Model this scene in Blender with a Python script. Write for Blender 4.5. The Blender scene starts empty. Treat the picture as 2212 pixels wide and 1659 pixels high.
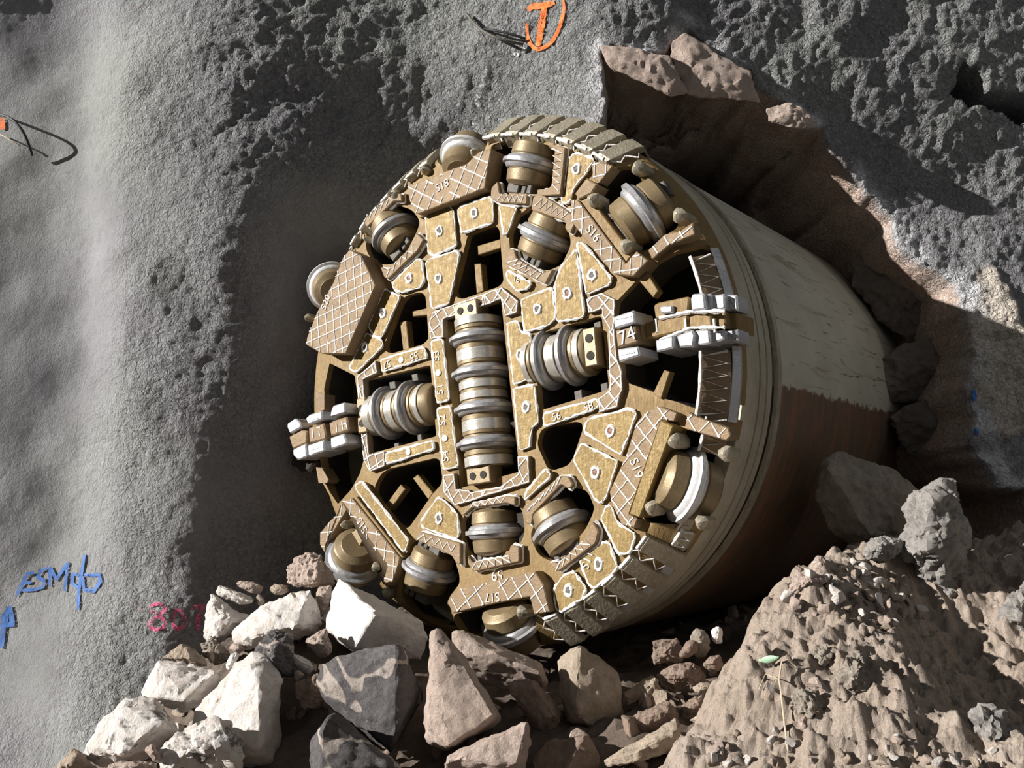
import bpy, bmesh, math, random
import numpy as np
from mathutils import Vector, Matrix, noise as mnoise
from mathutils.bvhtree import BVHTree

S = bpy.context.scene
COL = S.collection
PI = math.pi
rnd = random.Random(7)

# ------------------------------------------------------------------ camera
F = 2100.0
PITCH = math.atan(256.7 / 2100)
CP, SP = math.cos(PITCH), math.sin(PITCH)
CAMH = 1.15
CAM = Vector((0, 0, CAMH))


def cam2w(x, y, d):
    """camera axes (right, up, forward) -> world"""
    return Vector((x, d * CP - y * SP, CAMH + d * SP + y * CP))


def ray(px, py):
    return cam2w((px - 1106) / F, -(py - 829.5) / F, 1) - CAM


def W(px, py, d):
    return CAM + ray(px, py) * d


def proj(p):
    x, y, z = p[0], p[1], p[2] - CAMH
    d = y * CP + z * SP
    u = -y * SP + z * CP
    return 1106 + F * x / d, 829.5 - F * u / d, d


cd = bpy.data.cameras.new('camera')
cd.sensor_width = 36
cd.lens = 36 * F / 2212
cam = bpy.data.objects.new('camera', cd)
COL.objects.link(cam)
cam.location = CAM
cam.rotation_euler = (PI / 2 + PITCH, 0, 0)
S.camera = cam
S.view_settings.view_transform = 'Standard'
S.view_settings.look = 'None'
S.view_settings.exposure = 0
S.view_settings.gamma = 1

# ------------------------------------------------------------------ machine frame
O = cam2w(-.2264, .0443, 6.63)
th = math.atan2(1603.8, F / CP + 0 * SP)
th = math.atan2(1603.8, F * CP + 256.7 * SP)
AX = Vector((math.sin(th), math.cos(th), 0))
U = Vector((math.cos(th), -math.sin(th), 0))
V = Vector((0, 0, 1))
NRM = -AX
MM = Matrix(((U.x, V.x, NRM.x, O.x), (U.y, V.y, NRM.y, O.y), (U.z, V.z, NRM.z, O.z), (0, 0, 0, 1)))


def uv(px, py, w=0.0):
    d = ray(px, py)
    P0 = O + NRM * w
    t = (P0 - CAM).dot(AX) / d.dot(AX)
    P = CAM + d * t - P0
    return Vector((P.dot(U), P.dot(V)))


ZO = {'A': (600, 240, 3.607), 'B': (1000, 240, 3.607), 'C': (600, 600, 3.607), 'D': (1050, 580, 3.403),
      'E': (640, 980, 3.770), 'F': (1100, 860, 2.963), 'G': (600, 840, 8.295), 'H': (1300, 600, 5.183),
      'I': (1040, 240, 6.144), 'J': (640, 520, 6.382), 'K': (1380, 1000, 4.147), 'P': (0, 0, 1),
      'R0': (0, 1100, 2.765), 'R1': (640, 1200, 2.765), 'R2': (1400, 1100, 2.724), 'R3': (1100, 0, 1.989),
      'R4': (1450, 500, 2.552), 'R5': (420, 1180, 5.529), 'R6': (1150, 1350, 4.424), 'R7': (100, 1400, 3.687)}


def zp(z, x, y):
    o = ZO[z]
    return o[0] + x / o[2], o[1] + y / o[2]


def zpoly(z, pts, w=0.0):
    out = []
    for q in pts:
        zz, x, y = (z, q[0], q[1]) if len(q) == 2 else q
        out.append(uv(*zp(zz, x, y), w))
    return out


# ------------------------------------------------------------------ mesh helpers
def area(p):
    return sum(p[i].x * p[(i + 1) % len(p)].y - p[(i + 1) % len(p)].x * p[i].y for i in range(len(p))) / 2


def ccw(p):
    p = [Vector((q[0], q[1])) for q in p]
    return p if area(p) > 0 else p[::-1]


def fillet(p, r, n=4):
    p = ccw(p)
    out = []
    m = len(p)
    for i in range(m):
        a, b, c = p[i - 1], p[i], p[(i + 1) % m]
        d1, d2 = (a - b), (c - b)
        l1, l2 = d1.length, d2.length
        if l1 < 1e-6 or l2 < 1e-6:
            continue
        d1 /= l1
        d2 /= l2
        t = min(r, l1 * .45, l2 * .45)
        if d1.dot(d2) < -.97:
            out.append(b)
            continue
        s, e = b + d1 * t, b + d2 * t
        for k in range(n + 1):
            f = k / n
            out.append(s * (1 - f) ** 2 + b * 2 * f * (1 - f) + e * f ** 2)
    return out


def inset(p, d):
    out = []
    m = len(p)
    for i in range(m):
        a, b, c = p[i - 1], p[i], p[(i + 1) % m]
        e1 = (b - a)
        e2 = (c - b)
        if e1.length < 1e-7 or e2.length < 1e-7:
            out.append(b.copy())
            continue
        n1 = Vector((-e1.y, e1.x)).normalized()
        n2 = Vector((-e2.y, e2.x)).normalized()
        bs = n1 + n2
        if bs.length < .2:
            bs = n1
        else:
            bs.normalize()
        k = d / max(.5, bs.dot(n1))
        out.append(b + bs * k)
    return out


class MB:
    def __init__(self):
        self.v = []
        self.f = []

    def add(self, vs, fs):
        o = len(self.v)
        self.v += [tuple(q) for q in vs]
        self.f += [tuple(i + o for i in f) for f in fs]
        return self

    def prism(self, poly, w0, w1, b=.006):
        p = ccw(poly)
        m = len(p)
        q = inset(p, b) if b else p
        rings = [[(x.x, x.y, w0) for x in p], [(x.x, x.y, w1 - b) for x in p]]
        if b:
            rings.append([(x.x, x.y, w1) for x in q])
        vs = sum(rings, [])
        fs = []
        for r in range(len(rings) - 1):
            for i in range(m):
                j = (i + 1) % m
                fs.append((r * m + i, r * m + j, (r + 1) * m + j, (r + 1) * m + i))
        fs.append(tuple(range((len(rings) - 1) * m, len(rings) * m)))
        fs.append(tuple(reversed(range(m))))
        return self.add(vs, fs)

    def loft(self, quads, b=0):
        """prism through stacked polygons of 3D points (same count)"""
        m = len(quads[0])
        vs = sum([list(q) for q in quads], [])
        fs = []
        for r in range(len(quads) - 1):
            for i in range(m):
                j = (i + 1) % m
                fs.append((r * m + i, r * m + j, (r + 1) * m + j, (r + 1) * m + i))
        fs.append(tuple(range((len(quads) - 1) * m, len(quads) * m)))
        fs.append(tuple(reversed(range(m))))
        return self.add(vs, fs)

    def tube(self, pts, r, closed=False, n=6, jit=0.0):
        pts = [Vector(p) for p in pts]
        m = len(pts)
        if m < 2:
            return self
        vs = []
        for i in range(m):
            a = pts[i - 1] if (i > 0 or closed) else pts[i]
            c = pts[(i + 1) % m] if (i < m - 1 or closed) else pts[i]
            t = (c - a)
            if t.length < 1e-9:
                t = Vector((1, 0, 0))
            t.normalize()
            ref = Vector((0, 0, 1)) if abs(t.z) < .9 else Vector((1, 0, 0))
            s = t.cross(ref).normalized()
            q = s.cross(t)
            rr = r * (1 + jit * (rnd.random() - .5) * 2)
            for k in range(n):
                an = 2 * PI * k / n
                vs.append(pts[i] + s * math.cos(an) * rr + q * math.sin(an) * rr)
        fs = []
        for i in range(m if closed else m - 1):
            j = (i + 1) % m
            for k in range(n):
                l = (k + 1) % n
                fs.append((i * n + k, i * n + l, j * n + l, j * n + k))
        if not closed:
            fs.append(tuple(reversed(range(n))))
            fs.append(tuple(range((m - 1) * n, m * n)))
        return self.add(vs, fs)

    def box(self, c, ax, ay, az, b=0.0):
        """c centre, half axes vectors; b = chamfer"""
        c, ax, ay, az = Vector(c), Vector(ax), Vector(ay), Vector(az)
        fx, fy = 1 - b / max(ax.length, 1e-6), 1 - b / max(ay.length, 1e-6)
        fz = 1 - b / max(az.length, 1e-6)

        def ring(x, y, z):
            return [c + ax * sx * x + ay * sy * y + az * z for sx, sy in ((-1, -1), (1, -1), (1, 1), (-1, 1))]
        qs = [ring(fx, fy, -1), ring(1, 1, -fz), ring(1, 1, fz), ring(fx, fy, 1)] if b else [ring(1, 1, -1), ring(1, 1, 1)]
        return self.loft(qs)

    def lathe(self, prof, M=Matrix(), n=48, closed=False):
        """profile (axial x, radius) round local X"""
        vs, fs = [], []
        m = len(prof)
        for x, r in prof:
            for k in range(n):
                a = 2 * PI * k / n
                vs.append(M @ Vector((x, r * math.cos(a), r * math.sin(a))))
        for i in range(m if closed else m - 1):
            j = (i + 1) % m
            for k in range(n):
                l = (k + 1) % n
                fs.append((i * n + k, i * n + l, j * n + l, j * n + k))
        if not closed:
            fs.append(tuple(reversed(range(n))))
            fs.append(tuple(range((m - 1) * n, m * n)))
        return self.add(vs, fs)

    def mesh(self, name, mat=None, sharp=35):
        me = bpy.data.meshes.new(name)
        me.from_pydata(self.v, [], self.f)
        me.update()
        finish(me, mat, sharp)
        return me

    def build(self, name, mat, parent=None, sharp=35, matrix=None):
        return link(name, self.mesh(name, mat, sharp), parent, matrix)


def finish(me, mat=None, sharp=35):
    bm = bmesh.new()
    bm.from_mesh(me)
    bmesh.ops.recalc_face_normals(bm, faces=bm.faces[:])
    bm.to_mesh(me)
    bm.free()
    if sharp is not None:
        for p in me.polygons:
            p.use_smooth = True
        me.set_sharp_from_angle(angle=math.radians(sharp))
    if mat:
        me.materials.append(mat)


def link(name, me, parent=None, matrix=None):
    o = bpy.data.objects.new(name, me)
    COL.objects.link(o)
    if parent:
        o.parent = parent
    if matrix is not None:
        o.matrix_local = matrix
    return o


def empty(name, loc=None, matrix=None):
    o = bpy.data.objects.new(name, None)
    o.empty_display_size = .2
    COL.objects.link(o)
    if matrix is not None:
        o.matrix_world = matrix
    elif loc:
        o.location = loc
    return o


def tag(o, label=None, cat=None, group=None, kind=None):
    if label:
        o['label'] = label
    if cat:
        o['category'] = cat
    if group:
        o['group'] = group
    if kind:
        o['kind'] = kind
    return o


# ------------------------------------------------------------------ materials
def new_mat(name):
    m = bpy.data.materials.new(name)
    m.use_nodes = True
    nt = m.node_tree
    b = nt.nodes['Principled BSDF']
    return m, nt, b


def N(nt, t, **kw):
    n = nt.nodes.new(t)
    for k, v in kw.items():
        if k in n.inputs:
            n.inputs[k].default_value = v
        else:
            setattr(n, k, v)
    return n


def ramp(nt, src, stops):
    r = nt.nodes.new('ShaderNodeValToRGB')
    while len(r.color_ramp.elements) < len(stops):
        r.color_ramp.elements.new(.5)
    for e, (p, c) in zip(r.color_ramp.elements, stops):
        e.position = p
        e.color = (c, c, c, 1) if not hasattr(c, '__len__') else (*c, 1)
    nt.links.new(src, r.inputs[0])
    return r


def noise_n(nt, scale, detail=4, rough=.55, dist=0.0, coord=None, scl=None):
    co = nt.nodes.new('ShaderNodeTexCoord')
    src = co.outputs['Object'] if coord is None else coord
    if scl:
        mp = nt.nodes.new('ShaderNodeMapping')
        mp.inputs['Scale'].default_value = scl
        nt.links.new(src, mp.inputs[0])
        src = mp.outputs[0]
    n = N(nt, 'ShaderNodeTexNoise', Scale=scale, Detail=detail, Roughness=rough, Distortion=dist)
    nt.links.new(src, n.inputs['Vector'])
    return n


def mixc(nt, fac, a, b):
    m = nt.nodes.new('ShaderNodeMix')
    m.data_type = 'RGBA'
    for i, x in ((6, a), (7, b)):
        if hasattr(x, 'is_output'):
            nt.links.new(x, m.inputs[i])
        else:
            m.inputs[i].default_value = (*x, 1)
    if hasattr(fac, 'is_output'):
        nt.links.new(fac, m.inputs[0])
    else:
        m.inputs[0].default_value = fac
    return m.outputs[2]


def bump(nt, b, src, strength, dist, prev=None):
    n = N(nt, 'ShaderNodeBump', Strength=strength, Distance=dist)
    nt.links.new(src, n.inputs['Height'])
    if prev:
        nt.links.new(prev.outputs[0], n.inputs['Normal'])
    nt.links.new(n.outputs[0], b.inputs['Normal'])
    return n


def metal(name, c1, c2, c3, metallic=.35, rough=(.35, .6), bstr=.25, streak=True):
    m, nt, b = new_mat(name)
    n1 = noise_n(nt, 5, 6, .6)
    n2 = noise_n(nt, 26, 5, .65, .6)
    n3 = noise_n(nt, 60, 3, .6, 0, scl=(1, .16, 1)) if streak else noise_n(nt, 90, 3)
    r1 = ramp(nt, n1.outputs['Fac'], [(.35, 0), (.65, 1)])
    r3 = ramp(nt, n3.outputs['Fac'], [(.52, 0), (.8, 1)])
    c = mixc(nt, r1.outputs[0], c1, c2)
    c = mixc(nt, r3.outputs[0], c, c3)
    nt.links.new(c, b.inputs['Base Color'])
    b.inputs['Metallic'].default_value = metallic
    rr = ramp(nt, n2.outputs['Fac'], [(.3, rough[0]), (.7, rough[1])])
    nt.links.new(rr.outputs[0], b.inputs['Roughness'])
    mx = N(nt, 'ShaderNodeMath', operation='ADD')
    nt.links.new(n2.outputs['Fac'], mx.inputs[0])
    nt.links.new(n3.outputs['Fac'], mx.inputs[1])
    bump(nt, b, mx.outputs[0], bstr, .02)
    return m


M = {}
M['gold'] = metal('golden_brown_steel', (0.187, 0.119, 0.044), (0.235, 0.157, 0.060), (0.289, 0.201, 0.084), 0.12, (0.55, 0.75), 0.25)
M['plate'] = metal('worn_wear_plate', (0.176, 0.113, 0.030), (0.225, 0.151, 0.044), (0.364, 0.259, 0.090), 0.2, (0.42, 0.66), 0.32)
M['block'] = metal('brown_guard_steel', (0.195, 0.132, 0.075), (0.251, 0.172, 0.092), (0.308, 0.221, 0.122), 0.1, (0.55, 0.75), 0.25, False)
M['hub'] = metal('cutter_hub_steel', (0.205, 0.151, 0.081), (0.247, 0.185, 0.103), (0.296, 0.229, 0.133), 0.3, (0.4, 0.55), 0.08, False)
M['steel'] = metal('bare_grey_steel', (.36, .36, .37), (.48, .48, .49), (.66, .66, .66), .5, (.3, .45), .15)
M['bright'] = metal('polished_band', (.52, .49, .44), (.66, .63, .57), (.85, .82, .78), .55, (.25, .4), .1)
M['clamp'] = metal('dark_clamp_steel', (.08, .073, .064), (.115, .104, .09), (.15, .135, .11), .1, (.6, .75), .1, False)
M['weld'] = metal('bright_weld_bead', (.84, .82, .78), (.92, .9, .87), (.96, .95, .94), 0.05, (0.45, 0.65), 0.4, False)
M['bead'] = metal('dull_weld_bead', (.70, .67, .62), (.84, .81, .77), (.92, .9, .88), .1, (.35, .55), .4, False)
M['tooth'] = metal('silver_tooth_steel', (0.425, 0.433, 0.459), (0.527, 0.535, 0.561), (0.637, 0.637, 0.654), .4, (.3, .5), .3, False)
M['gauge'] = metal('olive_gauge_steel', (0.310, 0.276, 0.204), (0.414, 0.368, 0.276), (0.552, 0.517, 0.432), .35, (.35, .5), .3)
M['skirt'] = metal('olive_skirt_paint', (.36, .33, .25), (.46, .43, .34), (.30, .25, .17), .15, (.45, .6), .15)
M['inner'] = metal('dirty_shaded_inner_steel', (.018, .014, .01), (.028, .022, .015), (.04, .03, .02), .0, (.7, .9), .2, False)  # dirty inner steel, made near black to hold the shade of the openings
M['bolt'] = metal('rust_bolt', (.16, .07, .05), (.28, .10, .08), (.3, .2, .15), .2, (.5, .7), .2, False)


def shield_mat():
    m, nt, b = new_mat('cream_shield_paint')
    co = nt.nodes.new('ShaderNodeTexCoord')
    sep = nt.nodes.new('ShaderNodeSeparateXYZ')
    nt.links.new(co.outputs['Object'], sep.inputs[0])
    n1 = noise_n(nt, 2.2, 6, .6)
    n2 = noise_n(nt, 9, 6, .7, .8, scl=(.3, 2.5, .25))
    n4 = noise_n(nt, 3.0, 5, .7, 1.0, scl=(.5, 3.2, .25))
    paint = mixc(nt, ramp(nt, n1.outputs['Fac'], [(.35, 0), (.7, 1)]).outputs[0], (.42, .40, .32), (.52, .50, .41))
    scr = ramp(nt, n2.outputs['Fac'], [(.60, 0), (.66, 1)])
    paint = mixc(nt, scr.outputs[0], paint, (.16, .13, .09))
    blot = ramp(nt, n4.outputs['Fac'], [(.56, 0), (.64, .8)])
    paint = mixc(nt, blot.outputs[0], paint, (.27, .22, .14))
    # bare rusty steel below a ragged paint edge
    na = noise_n(nt, 14, 4, .7)
    ma = N(nt, 'ShaderNodeMath', operation='MULTIPLY_ADD')
    nt.links.new(na.outputs['Fac'], ma.inputs[0])
    ma.inputs[1].default_value = .16
    nt.links.new(sep.outputs['Y'], ma.inputs[2])
    edge = ramp(nt, ma.outputs[0], [(0, 1), (.001, 0)])
    mr = N(nt, 'ShaderNodeMapRange')
    mr.inputs['From Min'].default_value = -.03
    mr.inputs['From Max'].default_value = -.01
    nt.links.new(ma.outputs[0], mr.inputs['Value'])
    rust = mixc(nt, ramp(nt, noise_n(nt, 7, 6, .65, .4, scl=(1, .3, 2)).outputs['Fac'], [(.4, 0), (.62, 1)]).outputs[0],
                (.11, .085, .06), (.20, .10, .055))
    c = mixc(nt, mr.outputs[0], rust, paint)
    nt.links.new(c, b.inputs['Base Color'])
    b.inputs['Roughness'].default_value = .5
    bump(nt, b, n2.outputs['Fac'], .15, .02)
    return m


M['shield'] = shield_mat()


def rock_mat(name, c1, c2, c3, spots=None, bstr=.9, vein=None, grain=18, dust=None):
    m, nt, b = new_mat(name)
    n1 = noise_n(nt, 3.2, 6, .65, .4)
    n2 = noise_n(nt, grain, 7, .72)
    n3 = noise_n(nt, grain * 3.2, 5, .7)
    c = mixc(nt, ramp(nt, n1.outputs['Fac'], [(.38, 0), (.64, 1)]).outputs[0], c1, c2)
    c = mixc(nt, ramp(nt, n2.outputs['Fac'], [(.46, 0), (.72, 1)]).outputs[0], c, c3)
    if spots:
        thr, sc, cs = spots
        n4 = noise_n(nt, sc, 7, .7, .3)
        c = mixc(nt, ramp(nt, n4.outputs['Fac'], [(thr, 0), (thr + .05, 1)]).outputs[0], c, cs)
    if vein:
        n5 = noise_n(nt, vein[0], 3, .5, .5)
        sb = N(nt, 'ShaderNodeMath', operation='SUBTRACT')
        nt.links.new(n5.outputs['Fac'], sb.inputs[0])
        sb.inputs[1].default_value = .5
        ab = N(nt, 'ShaderNodeMath', operation='ABSOLUTE')
        nt.links.new(sb.outputs[0], ab.inputs[0])
        c = mixc(nt, ramp(nt, ab.outputs[0], [(vein[1], 1), (vein[1] * 1.6, 0)]).outputs[0], c, vein[2])
    nt.links.new(c, b.inputs['Base Color'])
    b.inputs['Roughness'].default_value = .9
    b.inputs['Specular IOR Level'].default_value = .25
    p = bump(nt, b, n2.outputs['Fac'], min(1, bstr * 1.2), .05)
    bump(nt, b, n3.outputs['Fac'], min(1, bstr), .014, p)
    return m


M['r_white'] = rock_mat('pale_dusty_rock', (.76, .70, .64), (.84, .81, .78), (.68, .58, .51), (.62, 2.4, (.25, .23, .21)), .6)
M['r_pure'] = rock_mat('white_cleaved_rock', (.78, .75, .73), (.66, .63, .60), (.6, .58, .56), None, .4)
M['r_pink'] = rock_mat('pinkish_rock', (0.609, 0.478, 0.404), (0.714, 0.588, 0.509), (0.483, 0.378, 0.320), (.7, 5, (.2, .17, .15)), .8)
M['r_tan'] = rock_mat('tan_rock', (0.572, 0.462, 0.352), (0.682, 0.572, 0.462), (0.440, 0.341, 0.253), None, .9)
M['r_grey'] = rock_mat('dark_grey_rock', (0.166, 0.157, 0.156), (0.229, 0.212, 0.214), (0.110, 0.106, 0.107), None, .9, (1.7, .012, (.62, .54, .48)))
M['r_mid'] = rock_mat('grey_rock', (0.429, 0.378, 0.314), (0.559, 0.488, 0.403), (0.325, 0.268, 0.224), (.66, 6, (.5, .47, .42)), .9)
M['r_spot'] = rock_mat('blotched_pale_rock', (.74, .68, .62), (.8, .78, .76), (.6, .5, .43), (.56, 3.2, (.2, .185, .17)), .6)
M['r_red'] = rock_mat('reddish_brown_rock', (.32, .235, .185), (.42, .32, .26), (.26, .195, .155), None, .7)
M['r_crete'] = rock_mat('shotcrete_lump', (0.461, 0.432, 0.403), (0.589, 0.552, 0.504), (0.346, 0.324, 0.314), None, 1.2, None, 26)
M['dirt'] = rock_mat('crushed_rock_dirt', (0.562, 0.454, 0.367), (0.648, 0.540, 0.454), (0.432, 0.356, 0.292), (.63, 3.0, (.24, .225, .21)), 1.3, None, 22)
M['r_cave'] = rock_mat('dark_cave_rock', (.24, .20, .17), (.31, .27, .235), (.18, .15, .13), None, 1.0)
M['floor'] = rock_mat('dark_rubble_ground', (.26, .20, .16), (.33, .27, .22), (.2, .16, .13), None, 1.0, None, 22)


def wall_mat():
    m, nt, b = new_mat('shotcrete_and_broken_rock')
    at = N(nt, 'ShaderNodeAttribute', attribute_name='rock')
    at2 = N(nt, 'ShaderNodeAttribute', attribute_name='smooth')
    n1 = noise_n(nt, .9, 6, .6, .6)
    n2 = noise_n(nt, 16, 6, .7)
    nb = noise_n(nt, 30, 3, .6, .8)
    nf = noise_n(nt, 75, 4, .7)
    c = mixc(nt, ramp(nt, n1.outputs['Fac'], [(.36, 0), (.64, 1)]).outputs[0], (.20, .198, .208), (.275, .275, .287))
    ng = noise_n(nt, .55, 3, .5)
    c = mixc(nt, ramp(nt, ng.outputs['Fac'], [(.45, 0), (.62, .6)]).outputs[0], c, (.30, .315, .29))
    c = mixc(nt, ramp(nt, n2.outputs['Fac'], [(.5, 0), (.75, .7)]).outputs[0], c, (.17, .165, .16))
    nw = noise_n(nt, 2.3, 7, .75, 1.5)
    c = mixc(nt, ramp(nt, nw.outputs['Fac'], [(.69, 0), (.74, .8)]).outputs[0], c, (.62, .62, .64))
    nd = noise_n(nt, 3, 6, .7, .5, scl=(1, 1, .6))
    r = mixc(nt, ramp(nt, noise_n(nt, 2.4, 6, .65, .8).outputs['Fac'], [(.4, 0), (.62, 1)]).outputs[0], (.50, .36, .29), (.62, .50, .42))
    r = mixc(nt, ramp(nt, nd.outputs['Fac'], [(.52, 0), (.7, 1)]).outputs[0], r, (.40, .33, .29))
    ce = N(nt, 'ShaderNodeAttribute', attribute_name='edge')
    crush = mixc(nt, ramp(nt, n2.outputs['Fac'], [(.4, 0), (.6, 1)]).outputs[0], (.50, .50, .52), (.68, .68, .70))
    void_shade_at = N(nt, 'ShaderNodeAttribute', attribute_name='deep')
    r = mixc(nt, void_shade_at.outputs['Fac'], r, (.08, .065, .055))  # rock in the void blackened: cave shade put into its colour
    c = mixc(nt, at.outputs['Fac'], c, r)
    ba = N(nt, 'ShaderNodeAttribute', attribute_name='bare')
    pale = mixc(nt, ramp(nt, nd.outputs['Fac'], [(.4, 0), (.65, 1)]).outputs[0], (.58, .52, .45), (.42, .38, .34))
    c = mixc(nt, ba.outputs['Fac'], c, pale)
    c = mixc(nt, ce.outputs['Fac'], c, crush)
    nt.links.new(c, b.inputs['Base Color'])
    b.inputs['Roughness'].default_value = .85
    b.inputs['Specular IOR Level'].default_value = .3
    p = bump(nt, b, nb.outputs['Fac'], .9, .075)
    # coarse where the crust is rough
    ms = N(nt, 'ShaderNodeMath', operation='MULTIPLY')
    nt.links.new(at2.outputs['Fac'], ms.inputs[0])
    ms.inputs[1].default_value = 1.0
    nt.links.new(ms.outputs[0], p.inputs['Strength'])
    bump(nt, b, nf.outputs['Fac'], .45, .015, p)
    return m


M['wall'] = wall_mat()


def paint_mat(name, c, cover):
    m, nt, b = new_mat(name)
    n = noise_n(nt, 38, 5, .75)
    r = ramp(nt, n.outputs['Fac'], [(cover, 0), (cover + .10, 1)])
    nt.links.new(r.outputs[0], b.inputs['Alpha'])
    b.inputs['Base Color'].default_value = (*c, 1)
    b.inputs['Roughness'].default_value = .7
    return m


def plain(name, c, rough=.6, metallic=0.0):
    m, nt, b = new_mat(name)
    n = noise_n(nt, 20, 4)
    nt.links.new(mixc(nt, n.outputs['Fac'], tuple(x * .75 for x in c), tuple(min(1, x * 1.2) for x in c)), b.inputs['Base Color'])
    b.inputs['Roughness'].default_value = rough
    b.inputs['Metallic'].default_value = metallic
    return m


M['p_orange'] = paint_mat('orange_spray_paint', (.85, .17, .02), .36)
M['p_blue'] = paint_mat('blue_spray_paint', (.03, .13, .42), .35)
M['p_pink'] = paint_mat('pink_spray_paint', (.62, .08, .2), .45)
M['p_faint'] = paint_mat('faint_pink_spray_paint', (.62, .2, .28), .58)
M['p_white'] = paint_mat('white_scuff', (.75, .75, .76), .5)
M['wire'] = plain('black_cable', (.02, .02, .02))
M['twig'] = plain('dry_twig', (.5, .42, .3))
M['leaf'] = plain('pale_green_leaf', (.35, .55, .36))
M['chalk'] = plain('white_chip', (.8, .8, .8))

# ------------------------------------------------------------------ THE MACHINE
tbm = empty('tunnel_boring_machine', matrix=MM)
tag(tbm, 'golden brown round tunnel boring machine with disc cutters breaking out through the grey wall', 'boring machine')
RZ = Matrix.Rotation(PI / 2, 4, 'Y')  # local X (lathe axis) -> -Z ; so profile x = -w


def ring_lathe(prof, n=160, closed=True):
    mb = MB()
    # profile as (w, r) ; axis Z
    vs, fs = [], []
    m = len(prof)
    for w, r in prof:
        for k in range(n):
            a = 2 * PI * k / n
            vs.append((r * math.cos(a), r * math.sin(a), w))
    for i in range(m if closed else m - 1):
        j = (i + 1) % m
        for k in range(n):
            l = (k + 1) % n
            fs.append((i * n + k, i * n + l, j * n + l, j * n + k))
    return mb.add(vs, fs)


HOLES = {
    'H1': ('A', [(1480, 965), (1520, 945), (1640, 895), (1700, 890), (1730, 930), (1735, 1020), (1760, 1330), (1720, 1370), (1440, 1465), (1390, 1450), (1370, 1400)], .05),
    'H2': ('B', [(420, 805), (470, 785), (560, 700), (800, 800), (845, 1040), (770, 1200), (650, 1250), (370, 1120), (355, 960)], .04),
    'H3': ('B', [(215, 270), (400, 200), (720, 280), (690, 590), (575, 650), (300, 620), (235, 510)], .03),
    'H4': ('A', [(690, 930), (900, 720), (1050, 770), (1110, 860), (1085, 940), (960, 1180), (830, 1200), (740, 1170), (685, 1080)], .05),
    'H5': ('C', [(955, 190), (1000, 140), (1110, 110), (1150, 135), (1160, 230), (1175, 480), (1130, 520), (890, 590), (840, 575), (832, 520)], .05),
    'H6': ('C', [(1270, 330), (1740, 175), (1885, 1510), (1420, 1640)], .02),
    'H7': ('C', [(672, 800), (1190, 680), (1235, 1235), (715, 1372)], .02),
    'H8': ('D', [(345, 492), (850, 345), (906, 890), (395, 1045)], .03),
    'H9': ('D', [(400, 1195), (440, 1165), (660, 1125), (705, 1135), (712, 1180), (640, 1395), (600, 1450), (490, 1485), (450, 1465), (372, 1290)], .05),
    'H10': ('E', [(640, 260), (690, 165), (750, 125), (1130, 35), (1168, 50), (1190, 200), (1180, 250), (1110, 330), (920, 600), (880, 608), (800, 555), (635, 330)], .05),
    'H11': ('E', [(1340, 560), (1370, 500), (1420, 410), (1720, 380), (1840, 440), (1862, 640), (1835, 720), (1740, 790), (1440, 860), (1360, 770)], .05),
    'H12': ('F', [(150, 740), (320, 560), (400, 575), (500, 585), (545, 700), (535, 740), (490, 840), (300, 1050), (240, 1035), (185, 1000), (130, 880), (170, 790)], .05),
    'H13': ('E', [(880, 830), (980, 690), (1270, 790), (1330, 990), (1330, 1060), (1260, 1150), (1225, 1215), (1268, 1310), (1300, 1430), (1050, 1400), (900, 1290), (850, 1150), (868, 1000)], .05),
    'H14': ('P', [(712, 784), (766, 811), (772, 850), (782, 949), (786, 994), (777, 1024), (758, 1058), (730, 1089), (697, 1040), (692, 1000), (694, 950), (692, 890), (702, 860), (700, 840)], .01),
    'H15': ('P', [(1509, 517), (1407, 573), (1380, 600), (1333, 650), (1325, 690), (1340, 760), (1344, 815), (1352, 826), (1411, 847), (1426, 859), (1461, 868), (1485, 877), (1562, 903), (1561, 753), (1556, 690), (1543, 628), (1516, 545)], .01),
    'H16': ('B', [(960, 700), (1050, 560), (1170, 440), (1320, 390), (1330, 460), (1400, 590), (1560, 700), (1650, 850), (1640, 920), (1450, 1080), (1330, 1100), (1250, 1150)], .03),
    'H17': ('F', [(1060, 150), (1110, 190), (1390, 270), (1340, 360), (1310, 560), (1260, 760), (1180, 790), (1040, 810), (890, 800), (830, 730)], .03),
    'H18': ('A', [(1180, 330), (1290, 440), (1300, 480), (1460, 440), (1600, 330), (1660, 180), (1500, 100), (1250, 150)], .02),
    'H19': ('E', [(1280, 1310), (1600, 1230), (1900, 1180), (1960, 1330), (1900, 1560), (1600, 1640), (1300, 1500)], .03),
    'H20': ('E', [(380, 470), (230, 700), (190, 800), (250, 1000), (500, 1110), (720, 1020), (700, 880), (560, 720)], .03),
}

cut = MB()
for k, (z, pts, r) in HOLES.items():
    p = fillet(zpoly(z, pts), r)
    cut.prism(p, -.6, .3, 0)
cutme = cut.mesh('cut', None, None)


def pierced(name, prof, mat):
    o1 = link('tmp_disc', ring_lathe(prof, 200).mesh('disc', None, None))
    o2 = link('tmp_cut', cutme)
    md = o1.modifiers.new('b', 'BOOLEAN')
    md.operation = 'DIFFERENCE'
    md.object = o2
    md.solver = 'EXACT'
    md.use_self = True
    me = bpy.data.meshes.new_from_object(o1.evaluated_get(bpy.context.evaluated_depsgraph_get()))
    bpy.data.objects.remove(o1)
    bpy.data.objects.remove(o2)
    me.materials.clear()
    finish(me, mat, 28)
    me.name = name
    return link(name, me, tbm)


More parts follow.
